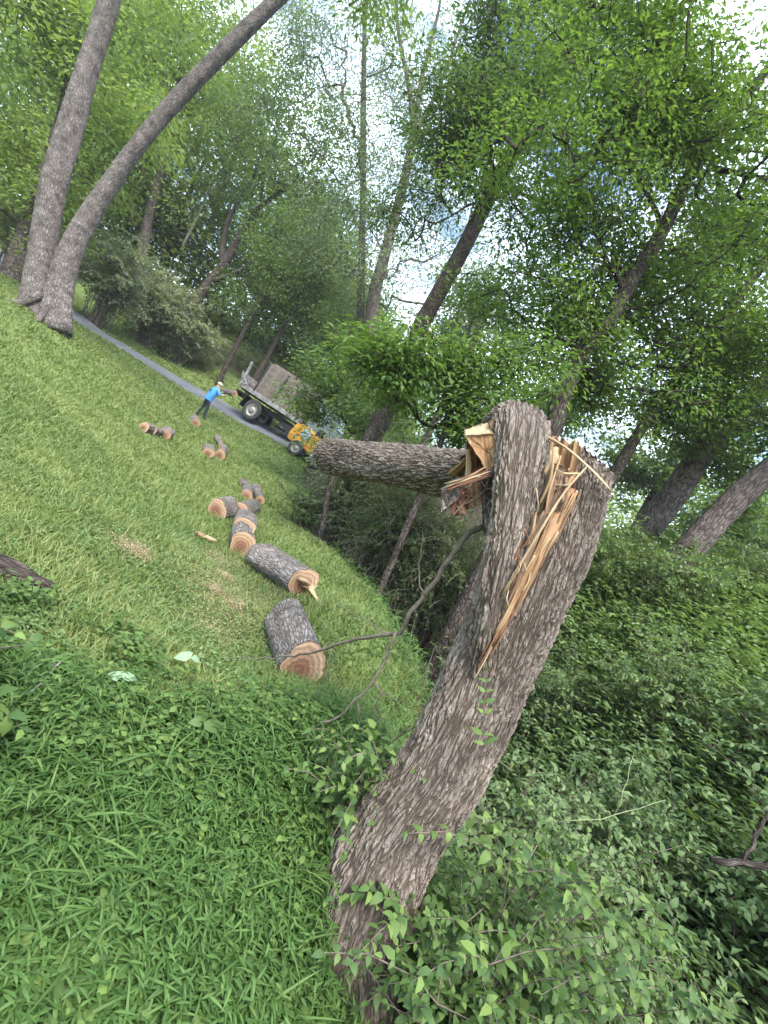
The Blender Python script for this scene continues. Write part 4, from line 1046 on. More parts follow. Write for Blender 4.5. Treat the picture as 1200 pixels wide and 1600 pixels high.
for k, a in enumerate(np.linspace(0, 2 * np.pi, 6, endpoint=False)):   # root flare
    c = at(72, 492, 14.0); d = np.array([math.cos(a), math.sin(a), 0]); e = c + d * (1.15 + .25 * math.sin(k * 5)); e[2] = ground_z(e[0], e[1]) - .08
    mid = c + d * .75; mid[2] = ground_z(mid[0], mid[1]) + .02
    V, F, B = tube(smooth_path(np.array([c + d * .3 + [0, 0, .42], mid, e]), 12), np.linspace(.13, .03, 12), 9, lump=.2, seed=k)
    put('root', raw_mesh('root', V, F, {'bco': B}, [M['bark_grey']]), TT)
r_ = np.random.default_rng(55)
cc = np.vstack([ellipsoid_pts(at(px, py, D), (rx * D / 800, ry, rz * D / 800), nc, r_) for px, py, D, rx, rz, ry, nc in
     [(150, -190, 14, 220, 110, 4, 60), (520, -170, 13.5, 160, 100, 3, 36), (240, 60, 15, 60, 60, 2, 12), (30, 120, 15, 60, 60, 2, 10)]])
put('crown', foliage('crown', cc, r_.uniform(.6, 1.2, len(cc)), 60, .20, M['leaf_mid'], r_), TT)

T_ = make_tree
T_('shade_tree', 'dark thick trunk half hidden behind the twin-stemmed grey tree', [(16, 440, 22), (32, 385, 22), (64, 290, 22), (92, 200, 22), (112, 110, 22), (140, -10, 22)], [.5, .36, .27, .23, .2, .14],
   [(40, 120, 20, 150, 130, 3, 90), (-60, 300, 20, 110, 90, 3, 45), (130, 40, 21, 110, 100, 3, 50)], 'bark_mid', 'leaf_light', .22, 130, seed=1)
T_('shade_tree', 'light green leafy tree filling the hillside between the two grey stems', [(215, 430, 34), (235, 330, 34), (270, 190, 34), (290, 60, 34)], [.35, .3, .24, .12],
   [(250, 130, 34, 120, 120, 4, 110), (330, 60, 34, 80, 90, 3, 60), (190, 260, 33, 90, 90, 3, 60)], 'bark_mid', 'leaf_light', .26, 130, seed=2, cl=1.3)
T_('shade_tree', 'tall pale green tree at the top left behind the first grey stem', [(120, 330, 38), (140, 220, 38), (160, 60, 38)], [.4, .32, .2],
   [(90, 60, 38, 130, 110, 4, 110), (30, 220, 38, 90, 90, 4, 60), (200, 30, 38, 90, 90, 4, 50)], 'bark_mid', 'leaf_light', .28, 130, seed=3, cl=1.5)
T_('shade_tree', 'dark feathery evergreen behind the dead pale snag', [(255, 420, 40), (280, 340, 40), (320, 250, 40)], [.3, .22, .1],
   [(290, 330, 40, 75, 60, 3, 70), (250, 400, 39, 60, 45, 3, 40)], 'bark_dark', 'leaf_dark', .28, 95, seed=4, cl=1.2, aspect=.3)
# dead snag
sn = thing('dead_tree', 'bare bleached dead snag with spreading thin branches on the hillside', 'tree', at(292, 372, 37))
asn = Acc(); limb(asn, [at(285, 385, 37), at(310, 335, 37), at(326, 295, 37), at(336, 268, 37)], .12, .02, 14, seed=1)
put('trunk', asn.mesh('trunk', M['twig_pale']), sn)
asn = Acc()
for k in range(12):
    t = .25 + .06 * k; b0 = at(290 + 44 * t, 375 - 100 * t, 37); s = -1 if k % 2 else 1
    limb(asn, [b0, b0 + np.array([s * .7 - .2, .2, .35]), b0 + np.array([s * 1.6 - .4, r_.uniform(-.5, .5), .5 + r_.uniform(-.2, .5)])], .035, .008, 8, 4, seed=k, wob=.03)
put('branches', asn.mesh('branches', M['twig_pale']), sn)
T_('forked_tree', 'dark leaning tree forking into bare limbs above the driveway bank', [(293, 492, 33), (320, 450, 33), (352, 408, 33), (392, 340, 33), (430, 305, 33), (465, 278, 33)], [.36, .32, .27, .2, .14, .08],
   [(430, 230, 33, 90, 75, 3, 90), (500, 300, 33, 70, 60, 3, 60), (390, 180, 34, 70, 50, 3, 40), (470, 380, 33, 60, 40, 3, 36)], 'bark_dark', 'leaf_mid', .22, 85, seed=5, cl=1.1,
   limbs=[([(345, 415, 33), (352, 360, 33.2), (375, 310, 33.4), (392, 285, 33.5), (408, 240, 33.5)], .2, .06), ([(330, 440, 33), (380, 420, 32.8), (420, 380, 32.6), (440, 360, 32.5)], .16, .06), ([(405, 328, 33), (410, 290, 33), (400, 260, 33)], .1, .03), ([(425, 308, 33), (460, 290, 32), (510, 284, 32)], .1, .03)])
T_('young_tree', 'slim dark tree rising behind the truck bed', [(362, 556, 30), (385, 510, 30), (408, 470, 30), (425, 440, 30)], [.14, .12, .09, .05],
   [(430, 420, 30, 60, 50, 2, 50), (395, 470, 30, 40, 30, 2, 20)], 'bark_dark', 'leaf_mid', .18, 80, seed=6, cl=.9)
T_('young_tree', 'slim leaning tree directly above the truck planks', [(408, 575, 31), (438, 520, 31), (468, 468, 31), (480, 430, 31)], [.17, .14, .11, .06],
   [(480, 430, 31, 60, 55, 2.5, 60), (500, 500, 31, 45, 40, 2, 34)], 'bark_dark', 'leaf_mid', .18, 80, seed=7, cl=.9)
T_('willow_tree', 'pale slender tree whose trunk runs straight up the middle of the frame', [(560, 560, 30), (563, 480, 30), (567, 300, 30), (568, 150, 30), (571, -20, 30), (575, -180, 30)], [.26, .23, .19, .16, .12, .06],
   [(500, 100, 30, 70, 120, 3, 130), (550, 260, 30, 65, 120, 3, 130), (520, 400, 30, 65, 80, 3, 90), (590, 60, 30, 65, 120, 3, 90), (560, -150, 30, 120, 80, 3, 40)], 'bark_mid', 'leaf_blue', .19, 60, seed=8, cl=1.2, aspect=.32, droop=.6)
T_('willow_tree', 'tall tree splitting into thin upright poles right of the straight central trunk', [(572, 540, 28), (585, 460, 28), (606, 380, 28), (630, 290, 28), (645, 215, 28), (648, 180, 28)], [.38, .34, .30, .26, .22, .18],
   [(655, 60, 28, 85, 130, 3, 130), (695, 180, 28, 65, 90, 3, 90), (620, 330, 28, 65, 80, 3, 90), (600, 460, 28, 65, 55, 3, 80), (710, 340, 30, 80, 80, 3, 80), (760, 440, 30, 70, 60, 3, 60)], 'bark_mid', 'leaf_blue', .18, 50, seed=9, cl=1.1, aspect=.34, droop=.55,
   limbs=[([(646, 200, 28), (640, 140, 28), (624, 60, 28), (618, -30, 28)], .15, .07), ([(648, 190, 28), (660, 120, 28), (675, 60, 28), (694, -20, 28)], .14, .06), ([(650, 210, 28), (680, 150, 27.6), (700, 100, 27.4), (740, -20, 27)], .12, .05)])
T_('maple_tree', 'straight brown trunk climbing from the bright sapling to the top edge', [(640, 560, 14), (656, 512, 14), (690, 450, 14), (724, 388, 14), (760, 315, 14), (792, 255, 14), (850, 135, 14), (885, 70, 14), (925, -10, 14), (1000, -150, 14)], [.25, .225, .215, .21, .205, .20, .19, .175, .16, .09],
   [(790, 60, 14, 70, 90, 1.8, 95), (720, 200, 13.6, 90, 60, 1.5, 110), (655, 300, 14.5, 40, 70, 1.4, 30), (840, 200, 13, 90, 70, 1.6, 110), (930, 60, 14.5, 110, 90, 2, 100), (830, 400, 15, 70, 90, 2, 80), (720, 560, 15, 60, 40, 2, 20), (850, -120, 14, 140, 70, 3, 34)],
   'bark_dark', 'leaf_dark', .125, 60, seed=10, cl=.6, limbs=[([(792, 255, 14), (770, 235, 13.8), (720, 240, 13.4), (690, 250, 13)], .06, .02), ([(760, 315, 14), (735, 320, 13.6), (700, 340, 13.3)], .05, .015)])
T_('maple_tree', 'dark leaning maple with layered bright leaf sprays right of the snapped top', [(853, 690, 9), (870, 640, 9), (905, 560, 9), (945, 510, 9), (985, 440, 9), (1035, 360, 9), (1080, 270, 9), (1130, 200, 9), (1250, 40, 9)], [.17, .16, .15, .14, .13, .12, .105, .09, .05],
   [(870, 280, 9, 130, 70, 1.4, 105), (980, 200, 9, 130, 90, 1.5, 120), (860, 480, 9.8, 110, 80, 1.5, 100), (960, 390, 9.8, 110, 70, 1.3, 85), (1090, 400, 9.8, 120, 110, 1.5, 115), (940, 580, 10, 110, 60, 1.4, 85), (1130, 160, 8.6, 120, 120, 1.5, 130), (1010, 50, 9, 130, 90, 1.5, 110), (1130, 560, 10, 100, 70, 1.2, 75), (1100, -100, 9, 160, 60, 2, 34)],
   'bark_dark', 'leaf_bright', .098, 60, seed=11, cl=.45, aspect=.46, limbs=[([(1030, 365, 9), (1025, 330, 8.9), (990, 270, 8.7), (950, 250, 8.5), (880, 240, 8.3)], .05, .015), ([(1085, 300, 9), (1110, 260, 8.8), (1140, 235, 8.6), (1200, 240, 8.5)], .04, .015), ([(985, 440, 9), (960, 400, 9), (930, 370, 9)], .035, .012), ([(1080, 270, 9), (1060, 190, 9), (1010, 30, 9)], .04, .015)])
T_('maple_tree', 'thin dark crooked tree crossing the sky at the right edge', [(945, 765, 11), (975, 715, 11), (1005, 665, 11), (1062, 590, 11), (1105, 530, 11), (1150, 470, 11), (1205, 395, 11), (1290, 250, 11)], [.13, .12, .115, .11, .105, .095, .085, .05],
   [(1150, 570, 11.5, 70, 60, 1.4, 60), (1050, 480, 11.6, 90, 60, 1.4, 70), (1180, 330, 11.4, 80, 100, 1.5, 90), (1080, 650, 12.5, 80, 50, 1.4, 60), (1260, 150, 11, 100, 120, 2, 24)],
   'bark_dark', 'leaf_dark', .13, 60, seed=12, cl=.5, limbs=[([(1100, 535, 11), (1085, 500, 10.8), (1050, 475, 10.7), (1020, 465, 10.6)], .05, .015), ([(1102, 533, 11), (1070, 530, 11), (1040, 540, 11)], .03, .01)])
T_('streamside_tree', 'thick grey-brown trunk leaning right, second from the right edge', [(975, 880, 12.6), (1000, 840, 12.6), (1060, 760, 12.6), (1110, 690, 12.6), (1160, 635, 12.6), (1240, 560, 12.6), (1380, 420, 12.6)], [.37, .34, .31, .29, .27, .22, .12],
   [(1150, 480, 13, 60, 50, 2, 20), (1300, 420, 12.6, 120, 110, 3, 34), (1180, 680, 14, 60, 40, 2, 24)], 'bark_mid', 'leaf_mid', .16, 60, seed=13, cl=.8, limbs=[([(1110, 690, 12.6), (1150, 640, 12.4), (1200, 600, 12.2)], .14, .08)])
T_('streamside_tree', 'stout reddish-brown trunk leaning over the undergrowth at the right edge', [(1008, 950, 9.8), (1035, 915, 9.8), (1085, 850, 9.8), (1130, 800, 9.8), (1185, 748, 9.8), (1260, 690, 9.8), (1400, 560, 9.8)], [.36, .29, .265, .25, .24, .20, .12],
   [(1200, 640, 10.5, 60, 40, 1.6, 30), (1330, 560, 9.8, 120, 80, 2.5, 30), (1150, 720, 12, 70, 30, 1.6, 26)], 'bark_mid', 'leaf_dark', .14, 60, seed=14, cl=.6)
T_('boxelder_sapling', 'bright leafy sapling spreading just behind the folded trunk', [(690, 690, 8), (700, 620, 8), (720, 570, 8), (745, 530, 8)], [.05, .045, .035, .02],
   [(660, 575, 7.6, 80, 36, .9, 48), (760, 590, 7.8, 75, 36, .9, 44), (590, 585, 8.4, 45, 32, .8, 24), (820, 580, 8.4, 50, 40, .9, 24), (700, 645, 8, 80, 32, .9, 34)], 'bark_dark', 'leaf_bright', .11, 60, seed=15, cl=.4, aspect=.42, limb_r=.5)
T_('young_tree', 'small leafy tree overhanging the cab of the truck', [(585, 770, 17), (560, 700, 17), (540, 660, 17), (525, 620, 17)], [.09, .08, .06, .03],
   [(500, 610, 17, 52, 45, 1.0, 60), (545, 600, 17, 50, 50, 1.0, 50), (560, 660, 16.5, 45, 35, 1.0, 40), (470, 618, 17.5, 25, 22, .6, 16)], 'bark_dark', 'leaf_mid', .12, 60, seed=17, cl=.5, limb_r=.5)
T_('spindly_sapling', 'thin bare-stemmed sapling under the sawn end of the folded trunk', [(500, 842, 11), (508, 800, 11), (514, 765, 11), (527, 735, 11)], [.06, .055, .045, .03], [(520, 690, 11, 30, 20, .6, 6)], 'bark_mid', 'leaf_mid', .1, 40, seed=16, cl=.4)
# far trees and woods behind
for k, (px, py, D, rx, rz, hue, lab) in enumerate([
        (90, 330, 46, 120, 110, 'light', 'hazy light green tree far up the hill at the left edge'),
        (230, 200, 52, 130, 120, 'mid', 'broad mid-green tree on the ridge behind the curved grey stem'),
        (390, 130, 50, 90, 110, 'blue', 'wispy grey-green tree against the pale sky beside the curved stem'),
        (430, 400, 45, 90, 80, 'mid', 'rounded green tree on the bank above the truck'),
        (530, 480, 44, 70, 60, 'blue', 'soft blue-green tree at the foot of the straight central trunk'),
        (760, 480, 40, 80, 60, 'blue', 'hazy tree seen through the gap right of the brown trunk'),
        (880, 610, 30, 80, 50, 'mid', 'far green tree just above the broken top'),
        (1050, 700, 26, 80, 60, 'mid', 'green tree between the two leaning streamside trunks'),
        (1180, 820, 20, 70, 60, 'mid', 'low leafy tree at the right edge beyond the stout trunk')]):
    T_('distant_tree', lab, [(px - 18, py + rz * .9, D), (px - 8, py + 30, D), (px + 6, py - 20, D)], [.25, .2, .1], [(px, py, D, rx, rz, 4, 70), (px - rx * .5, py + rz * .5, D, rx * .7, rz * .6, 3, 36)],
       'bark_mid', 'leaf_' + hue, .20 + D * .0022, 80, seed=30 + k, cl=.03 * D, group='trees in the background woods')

# ------------------------------------------------------------------ shrubs
def make_shrub(name, label, base, height, spread, stems, leafm, leaf, per, seed, aspect=.6, stem_r=.008, lean=(0, 0, 0), group=None, cat='shrub', droop=.35, step=None, long=False):
    r = np.random.default_rng(seed + 500)
    base = np.asarray(base, float)
    root = thing(name, label, cat, base, group)
    acc = Acc(); LP, LD, LN, LL = [], [], [], []
    for s in range(stems):
        a = r.uniform(0, 2 * np.pi); h = height * r.uniform(.55, 1.1); q = spread * r.uniform(.25, 1.1)
        b = base + np.r_[r.normal(0, spread * .14, 2), -.03]
        b[2] = float(ground_z(b[0], b[1])) - .03
        d = np.array([math.cos(a), math.sin(a), 0])
        tip = b + d * q + np.array([0, 0, h * .85]) + np.asarray(lean) * h
        mid = b + d * q * .35 + np.array([0, 0, h * .62]) + np.asarray(lean) * h * .3
        C = smooth_path(np.array([b, mid, tip]), 12); C[1:] += r.normal(0, .012 * height, (11, 3))
        acc.add(*tube(C[[0, 2, 4, 6, 8, 11]], np.linspace(stem_r, stem_r * .25, 6), 3, cap=False))
        paths = [C]
        for t in range(3 + int(r.integers(0, 3))):
            k = int(r.integers(4, 11)); o = C[k]
            e = o + unit(rand_dirs(1, r, -.1, .8)[0] + d * .5) * height * r.uniform(.18, .42) - [0, 0, .04 * height]
            m_ = (o + e) / 2 + [0, 0, .06 * height]
            C2 = smooth_path(np.array([o, m_, e]), 8); acc.add(*tube(C2[[0, 2, 5, 7]], np.linspace(stem_r * .5, stem_r * .2, 4), 3, cap=False)); paths.append(C2)
        for C_ in paths:
            npair = max(3, int(per * r.uniform(.7, 1.2)))
            t = np.linspace(.25 if C_ is C else .12, 1, npair) * (len(C_) - 1)
            i0 = np.minimum(t.astype(int), len(C_) - 2); fr_ = (t - i0)[:, None]
            pos = C_[i0] * (1 - fr_) + C_[i0 + 1] * fr_; tg = unit(C_[i0 + 1] - C_[i0])
            side = unit(np.cross(tg, [0, 0, 1.0]) + 1e-6); up = np.cross(side, tg)
            rot = np.arange(npair) * 1.57 + r.uniform(0, 6)
            lat = side * np.cos(rot)[:, None] + up * np.sin(rot)[:, None] * .6
            for sg in (1, -1):
                dv = unit(lat * sg + tg * .6 + [0, 0, -.1] + rand_dirs(npair, r) * .35)
                LP.append(pos); LD.append(dv); LN.append(unit(rand_dirs(npair, r) * .45 + [0, 0, 1]))
                LL.append(leaf * r.uniform(.6, 1.25, npair) * np.linspace(1.1, .7, npair))
    LP, LD, LN, LL = map(np.concatenate, (LP, LD, LN, LL))
    ok = LP[:, 2] > ground_z(LP[:, 0], LP[:, 1]) - .02
    LP, LD, LN, LL = LP[ok], LD[ok], LN[ok], LL[ok]
    big = leaf >= .09 or base[1] > 5
    V, F = (leaf_quads if big else leaf_long)(LP, LD, LN, LL, LL * aspect * r.uniform(.85, 1.15, len(LL)), droop=droop * (.4 if big else 1))
    var = np.clip(r.normal(.58, .25, len(LL)) + .12 * r.normal(), 0, 1)
    put('stems', acc.mesh('stems', M['twig']), root)
    put('leaves', raw_mesh('leaves', V, F, {'var': np.repeat(var, 4 if big else 6)}, [M[leafm]], smooth=False), root)
    return root
S_ = make_shrub
def gp(px, py, off=0): return ray_ground(px, py, off)
def gxy(x, y): return np.array([x, y, float(ground_z(x, y))])
# around the foot of the broken tree
gr = 'leafy shrubs around the foot of the broken tree'
S_('honeysuckle_shrub', 'pale-leaved shrub sprawling in front of the broken trunk base', gxy(1.08, 1.42), .75, .32, 22, 'leaf_shrub', .052, 9, 1, group=gr, lean=(-.1, .1, 0))
S_('honeysuckle_shrub', 'round-leaved sprigs at the very bottom beside the trunk foot', gxy(.74, 1.28), .34, .24, 18, 'leaf_shrub', .054, 6, 2, group=gr, aspect=.72)
S_('honeysuckle_shrub', 'shrub climbing the right flank of the broken trunk', gxy(1.25, 1.9), 1.25, .42, 26, 'leaf_shrub', .052, 11, 3, group=gr, lean=(-.12, -.12, 0))
S_('honeysuckle_shrub', 'spray of blue-green leaves crossing the left edge of the trunk at knee height', gxy(.46, 2.06), .80, .16, 8, 'leaf_shrub', .05, 7, 4, group=gr, lean=(.08, -.06, 0))
S_('honeysuckle_shrub', 'tall thin sprigs standing on the bank right of the trunk', gxy(1.6, 2.2), 1.5, .5, 30, 'leaf_shrub', .056, 12, 5, group=gr)
S_('honeysuckle_shrub', 'arching shrub hanging over the dark bank at the lower right', gxy(1.3, 1.35), .85, .5, 26, 'leaf_shrub', .054, 11, 6, group=gr)
S_('honeysuckle_shrub', 'bushy shrub in front of the trunk with yellow-green shoots', gxy(1.14, 1.62), 1.0, .32, 26, 'leaf_shrub', .048, 10, 7, group=gr, lean=(-.16, -.02, 0))
S_('honeysuckle_shrub', 'low leafy shrub pushing up in front of the trunk foot', gxy(1.0, 1.2), .62, .26, 20, 'leaf_shrub', .052, 8, 9, group=gr, lean=(0, .15, 0))
# sprig growing on the trunk face
sg = thing('leafy_sprig', 'single upright sprig of paired leaves against the middle of the broken trunk', 'sprig', at(752, 1160, 1.75))
asg = Acc(); pth = smooth_path(np.array([at(800, 1205, 1.78), at(758, 1165, 1.76), at(757, 1105, 1.75), at(762, 1050, 1.74)]), 12); asg.add(*tube(pth, np.linspace(.002, .001, 12), 4, cap=False)); put('stem', asg.mesh('stem', M['twig']), sg)
rq = np.random.default_rng(4)
tt = np.linspace(4.5, 11, 6) + rq.normal(0, .25, 6); tt = np.clip(tt, 0, 11); pos = np.array([pth[int(t)] for t in tt])
LPs = np.vstack([pos, pos, pth[-1:]]); LDs = np.vstack([XC * 1 + YC * .45 + np.zeros((6, 3)), -XC + YC * .4 + np.zeros((6, 3)), YC[None]]) + rand_dirs(13, rq) * .38
LNs = np.tile(unit(YC * .7 - _F * .8), (13, 1)) + rand_dirs(13, rq) * .6; Ls = np.r_[np.linspace(.044, .026, 6), np.linspace(.044, .026, 6), .03] * rq.uniform(.75, 1.25, 13)
V, F = leaf_long(LPs, LDs, LNs, Ls, Ls * .42)
put('leaves', raw_mesh('leaves', V, F, {'var': np.repeat(rq.uniform(.35, 1, 13), 6)}, [M['leaf_shrub']], smooth=False), sg)
# left edge broad leaves near the camera
S_('broadleaf_weed', 'blue-green broadleaf weed poking in at the left edge', gxy(-1.12, 1.5), .55, .3, 18, 'leaf_shrub', .085, 6, 8, aspect=.6, cat='weed')
S_('broadleaf_weed', 'tall broadleaf weed in the lower left corner', gxy(-.70, 1.1), .42, .26, 18, 'leaf_shrub', .07, 6, 9, aspect=.6, cat='weed')
S_('broadleaf_weed', 'leafy weed at the left edge above the pale stick', gxy(-1.72, 2.1), .45, .26, 14, 'leaf_shrub', .075, 6, 12, aspect=.6, cat='weed')
# pale up-turned leaves on the grass
for k, (px, py, s, lab) in enumerate([(298, 1028, .085, 'large pale upturned leaf on the weeds left of the nearest log'), (190, 1058, .07, 'folded pale leaf lying in the grass further left'),
                                      (385, 1062, .08, 'yellow-green broad leaf close to the nearest log'), (318, 1128, .09, 'dull green broad leaf in the tall grass')]):
    b = gp(px, py, .12 if k < 3 else .16); o = thing('fallen_leaf', lab, 'leaf', b, 'single large leaves on the grass')
    rr_ = np.random.default_rng(k + 3)
    Pn = np.repeat(b[None], 3, 0) ; Dn = unit(rand_dirs(3, rr_, -.1, .3)); Nn = unit(rand_dirs(3, rr_) * .4 + [0, -.5, .8]); Ln = np.array([s, s * .85, s * .7])
    V, F = leaf_long(Pn, Dn, Nn, Ln, Ln * .75); put('blade', raw_mesh('blade', V, F, {'var': np.full(len(V), .5)}, [M['leaf_pale' if k < 2 else 'grass_tall' if k == 2 else 'leaf_shrub']], smooth=False), o)
# shrubs on the far bank and around the driveway
k = 0
for (x, y, h, sp, st, lf, lab) in [
        (2.7, 2.9, 1.5, .9, 52, .07, 'dense green shrub on the near slope of the right bank'),
        (3.4, 4.4, 1.5, 1.0, 52, .075, 'leafy shrub halfway along the right bank'),
        (2.5, 1.9, 1.2, .8, 46, .06, 'shrub filling the right edge at waist height'),
        (4.4, 6.4, 1.4, 1.0, 48, .07, 'shrub below the stout leaning trunk'),
        (3.2, 7.2, 1.9, 1.0, 48, .07, 'tall shrub behind the snapped trunk on the far bank'),
        (5.0, 8.4, .7, 1.0, 40, .07, 'low shrub against the base of the stout leaning trunk'),
        (4.2, 3.3, 1.4, 1.0, 48, .075, 'shrub at the right edge under the leaning trunks'),
        (6.0, 5.4, 1.3, 1.2, 44, .07, 'broad shrub on the upper right slope'),
        (2.3, 4.0, 1.7, .8, 46, .065, 'shrub rising from the ravine floor right of the split trunk'),
        (5.2, 9.4, 1.8, 1.2, 44, .09, 'leafy bush between the two leaning streamside trunks'),
        (4.2, 10.6, 2.2, 1.3, 44, .10, 'tall bush on the far bank right of the snapped top'),
        (7.6, 10.2, 2.0, 1.4, 44, .10, 'bush growing behind the stout leaning trunk'),
        (4.9, 4.9, 1.5, 1.1, 46, .08, 'spreading bush in the middle of the right slope'),
        (2.0, 1.25, .9, .6, 40, .05, 'low shrub in the lower right corner over the dark bank')]:
    S_('bank_shrub', lab, gxy(x, y), h, sp, st, 'leaf_under', lf, 11, 20 + k, group='shrubs on the right bank'); k += 1
for (px, py, D, h, sp, st, lf, mtl, lab) in [
        (235, 505, 29, 4.4, 2.6, 90, .17, 'leaf_olive', 'silvery grey-green shrub right of the twin-stemmed tree'),
        (290, 530, 30, 3.2, 2.2, 80, .16, 'leaf_olive', 'lower silvery shrub spilling down to the driveway verge'),
        (175, 455, 25, 4.6, 2.2, 80, .16, 'leaf_olive', 'silvery shrub pressed against the curved grey stem'),
        (10, 440, 24, 4.2, 2.4, 44, .17, 'leaf_olive', 'grey-green shrub at the left edge behind the dark trunk')]:
    b = at(px, py, D); b[2] = ground_z(b[0], b[1])
    S_('olive_shrub', lab, b, h, sp, st, mtl, lf * 1.15, 15, 40 + k, aspect=.5, stem_r=.02, group='silvery shrubs along the driveway'); k += 1
for (x, y, h, sp, st, lf, mtl, lab) in [
        (-.8, 12.6, 3.0, 1.4, 120, .10, 'leaf_blue', 'blue-green bush above the folded trunk'),
        (.5, 10.8, 3.4, 1.3, 130, .09, 'leaf_mid', 'tall mid-green bush rising from the ravine behind the folded trunk'),
        (1.8, 10.6, 3.3, 1.4, 120, .09, 'leaf_dark', 'dark bush beyond the ravine behind the fold'),
        (-1.6, 12.8, 1.2, .9, 30, .08, 'leaf_under', 'low weeds hanging over the ravine lip by the driveway'),
        (.9, 10.3, 1.1, 1.1, 30, .08, 'leaf_under', 'shadowed shrub in the ravine under the folded trunk'),
        (2.6, 8.7, 1.3, 1.1, 30, .08, 'leaf_under', 'green shrub on the ravine side seen under the fold')]:
    S_('ravine_shrub', lab, gxy(x, y), h, sp, st, mtl, lf, 13, 60 + k, aspect=.5, stem_r=.02, group='bushes along the ravine'); k += 1
# dead twigs and a dark stick in the ravine
dk = thing('fallen_branch', 'dark bare branch lying across the undergrowth at the lower right edge', 'branch', gxy(2.5, 2.6))
adk = Acc(); limb(adk, [at(1110, 1342, 2.5), at(1150, 1346, 2.5), at(1200, 1352, 2.5), at(1300, 1350, 2.5)], .016, .02, 10, seed=3); limb(adk, [at(1160, 1346, 2.5), at(1180, 1310, 2.55), at(1200, 1270, 2.6)], .012, .008, 7, seed=4)
put('stem', adk.mesh('stem', M['bark_dark']), dk)
for kk, (p, q, lab) in enumerate([((870, 1285), (1040, 1250), 'long pale green cane slanting through the shrubs at the lower right'), ((950, 1310), (990, 1180), 'thin dead white stalk among the shrubs right of the trunk')]):
    o = thing('dry_stalk', lab, 'stalk', at(*p, 1.75)); a_ = Acc()
    limb(a_, [at(*p, 1.8), at((p[0] + q[0]) / 2, (p[1] + q[1]) / 2 + 8, 1.75), at(*q, 1.8)], .0020, .0009, 9, seed=kk); put('stem', a_.mesh('stem', M['cane']), o)

# ------------------------------------------------------------------ ground cover (nobody could count it)
def plants_stuff(name, pts, hgt, nleaf, leaf, wid, mat, r, spread=.5, label=None, long=True, droop=.5, vbias=0, tilt=.6, stemmed=True):
    n = len(pts); idx = np.repeat(np.arange(n), nleaf); m_ = len(idx)
    t = r.uniform(.1, 1, m_); az = r.uniform(0, 2 * np.pi, n)[idx]; ln = r.uniform(.1, 1, n)[idx] * spread
    h = (np.broadcast_to(hgt, (n,)) * r.uniform(.6, 1.2, n))[idx]
    P = pts[idx] + np.stack([np.cos(az) * ln * h * t ** 1.5, np.sin(az) * ln * h * t ** 1.5, h * t * (1 - .25 * ln * t)], -1)
    la = r.uniform(0, 2 * np.pi, m_)
    Dv = np.stack([np.cos(la), np.sin(la), r.uniform(-.1, tilt, m_)], -1) + .5 * np.stack([np.cos(az), np.sin(az), 0 * az], -1)
    Nv = unit(rand_dirs(m_, r) * .4 + [0, 0, 1])
    L = np.broadcast_to(leaf, (n,))[idx] * r.uniform(.6, 1.3, m_); Wd = np.broadcast_to(wid, (n,))[idx] * r.uniform(.8, 1.2, m_)
    V, F = (leaf_long if long else leaf_quads)(P, Dv, Nv, L, Wd, droop=droop)
    pv = r.normal(0, .14, n)[idx]
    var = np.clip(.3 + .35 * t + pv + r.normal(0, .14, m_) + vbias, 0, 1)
    me = raw_mesh(name, V, F, {'var': np.repeat(var, 6 if long else 4)}, [mat], smooth=False)
    o = link(name, me, kind='stuff'); o['label'] = label; o['category'] = name.split('_')[-1]
    return o
def scatter(n, r, dmin, dmax, power, test, amax=1.35, margin=120, off=0):
    """points on the ground in and near the view, denser towards the camera"""
    u = r.uniform(0, 1, n)
    e = 2 - power
    d = (dmin ** e + u * (dmax ** e - dmin ** e)) ** (1 / e)
    a = r.uniform(-amax, amax, n)
    x, y = d * np.sin(a), d * np.cos(a)
    k = test(x, y); x, y = x[k], y[k]
    P = np.stack([x, y, ground_z(x, y) + off], -1)
    return P[in_view(P, margin, .3)]
rg = np.random.default_rng(21)
TRK = at(585, 1470, 2.05)
def not_trunk(x, y, rad=.27): return np.hypot(x - TRK[0], y - TRK[1]) > rad
def patch(x, y, s=1.0, p=0.0):   # smooth patchiness in the plan
    return np.sin(1.7 * s * x + 1.1 * np.sin(2.3 * s * y + p)) * np.sin(2.1 * s * y + 1.3 * np.sin(1.9 * s * x + p))
far_edge = lambda x: 2.35 + .35 * np.sin(2.2 * x + .6) + .2 * np.sin(5 * x)
p1 = scatter(62000, rg, .75, 4.0, 1.15, lambda x, y: (x < edge_x(y) + .02) & not_trunk(x, y) & (y < far_edge(x) + rg.normal(0, .3, x.shape)) & (patch(x, y, 1.6) + .6 * patch(x, y, 4.1, 2) > -.55))
plants_stuff('stilt_grass', p1, .16 + .05 * patch(p1[:, 0], p1[:, 1], 2.2, 1), 7, .046, .0078, M['grass_tall'], rg, label='bright green tall broad-bladed grass filling the lower left')
pl = scatter(2600, rg, .8, 4, 1.2, lambda x, y: (x < edge_x(y)) & not_trunk(x, y) & (y < far_edge(x)))
plants_stuff('long_grass', pl, .16, 4, .17, .008, M['grass_tall'], rg, label='scattered long arching blades among the tall grass', tilt=1.2, droop=.5, vbias=.1)
p2 = scatter(48000, rg, 1.5, 8.5, 1.4, lambda x, y: (x < edge_x(y) + .05) & not_trunk(x, y) & (patch(x, y, 1.3, 2) > -.5) & (y > 1.4))
plants_stuff('clover_weeds', p2, .055, 4, .026, .018, M['clover'], rg, label='low round-leaved weeds mixed into the near lawn', long=False, droop=.1)
p3 = scatter(20000, rg, .9, 2.9, 1.1, lambda x, y: (x < edge_x(y) + .02) & not_trunk(x, y) & (patch(x, y, 2.3, 4) + .5 * patch(x, y, 6, 1) > .05))
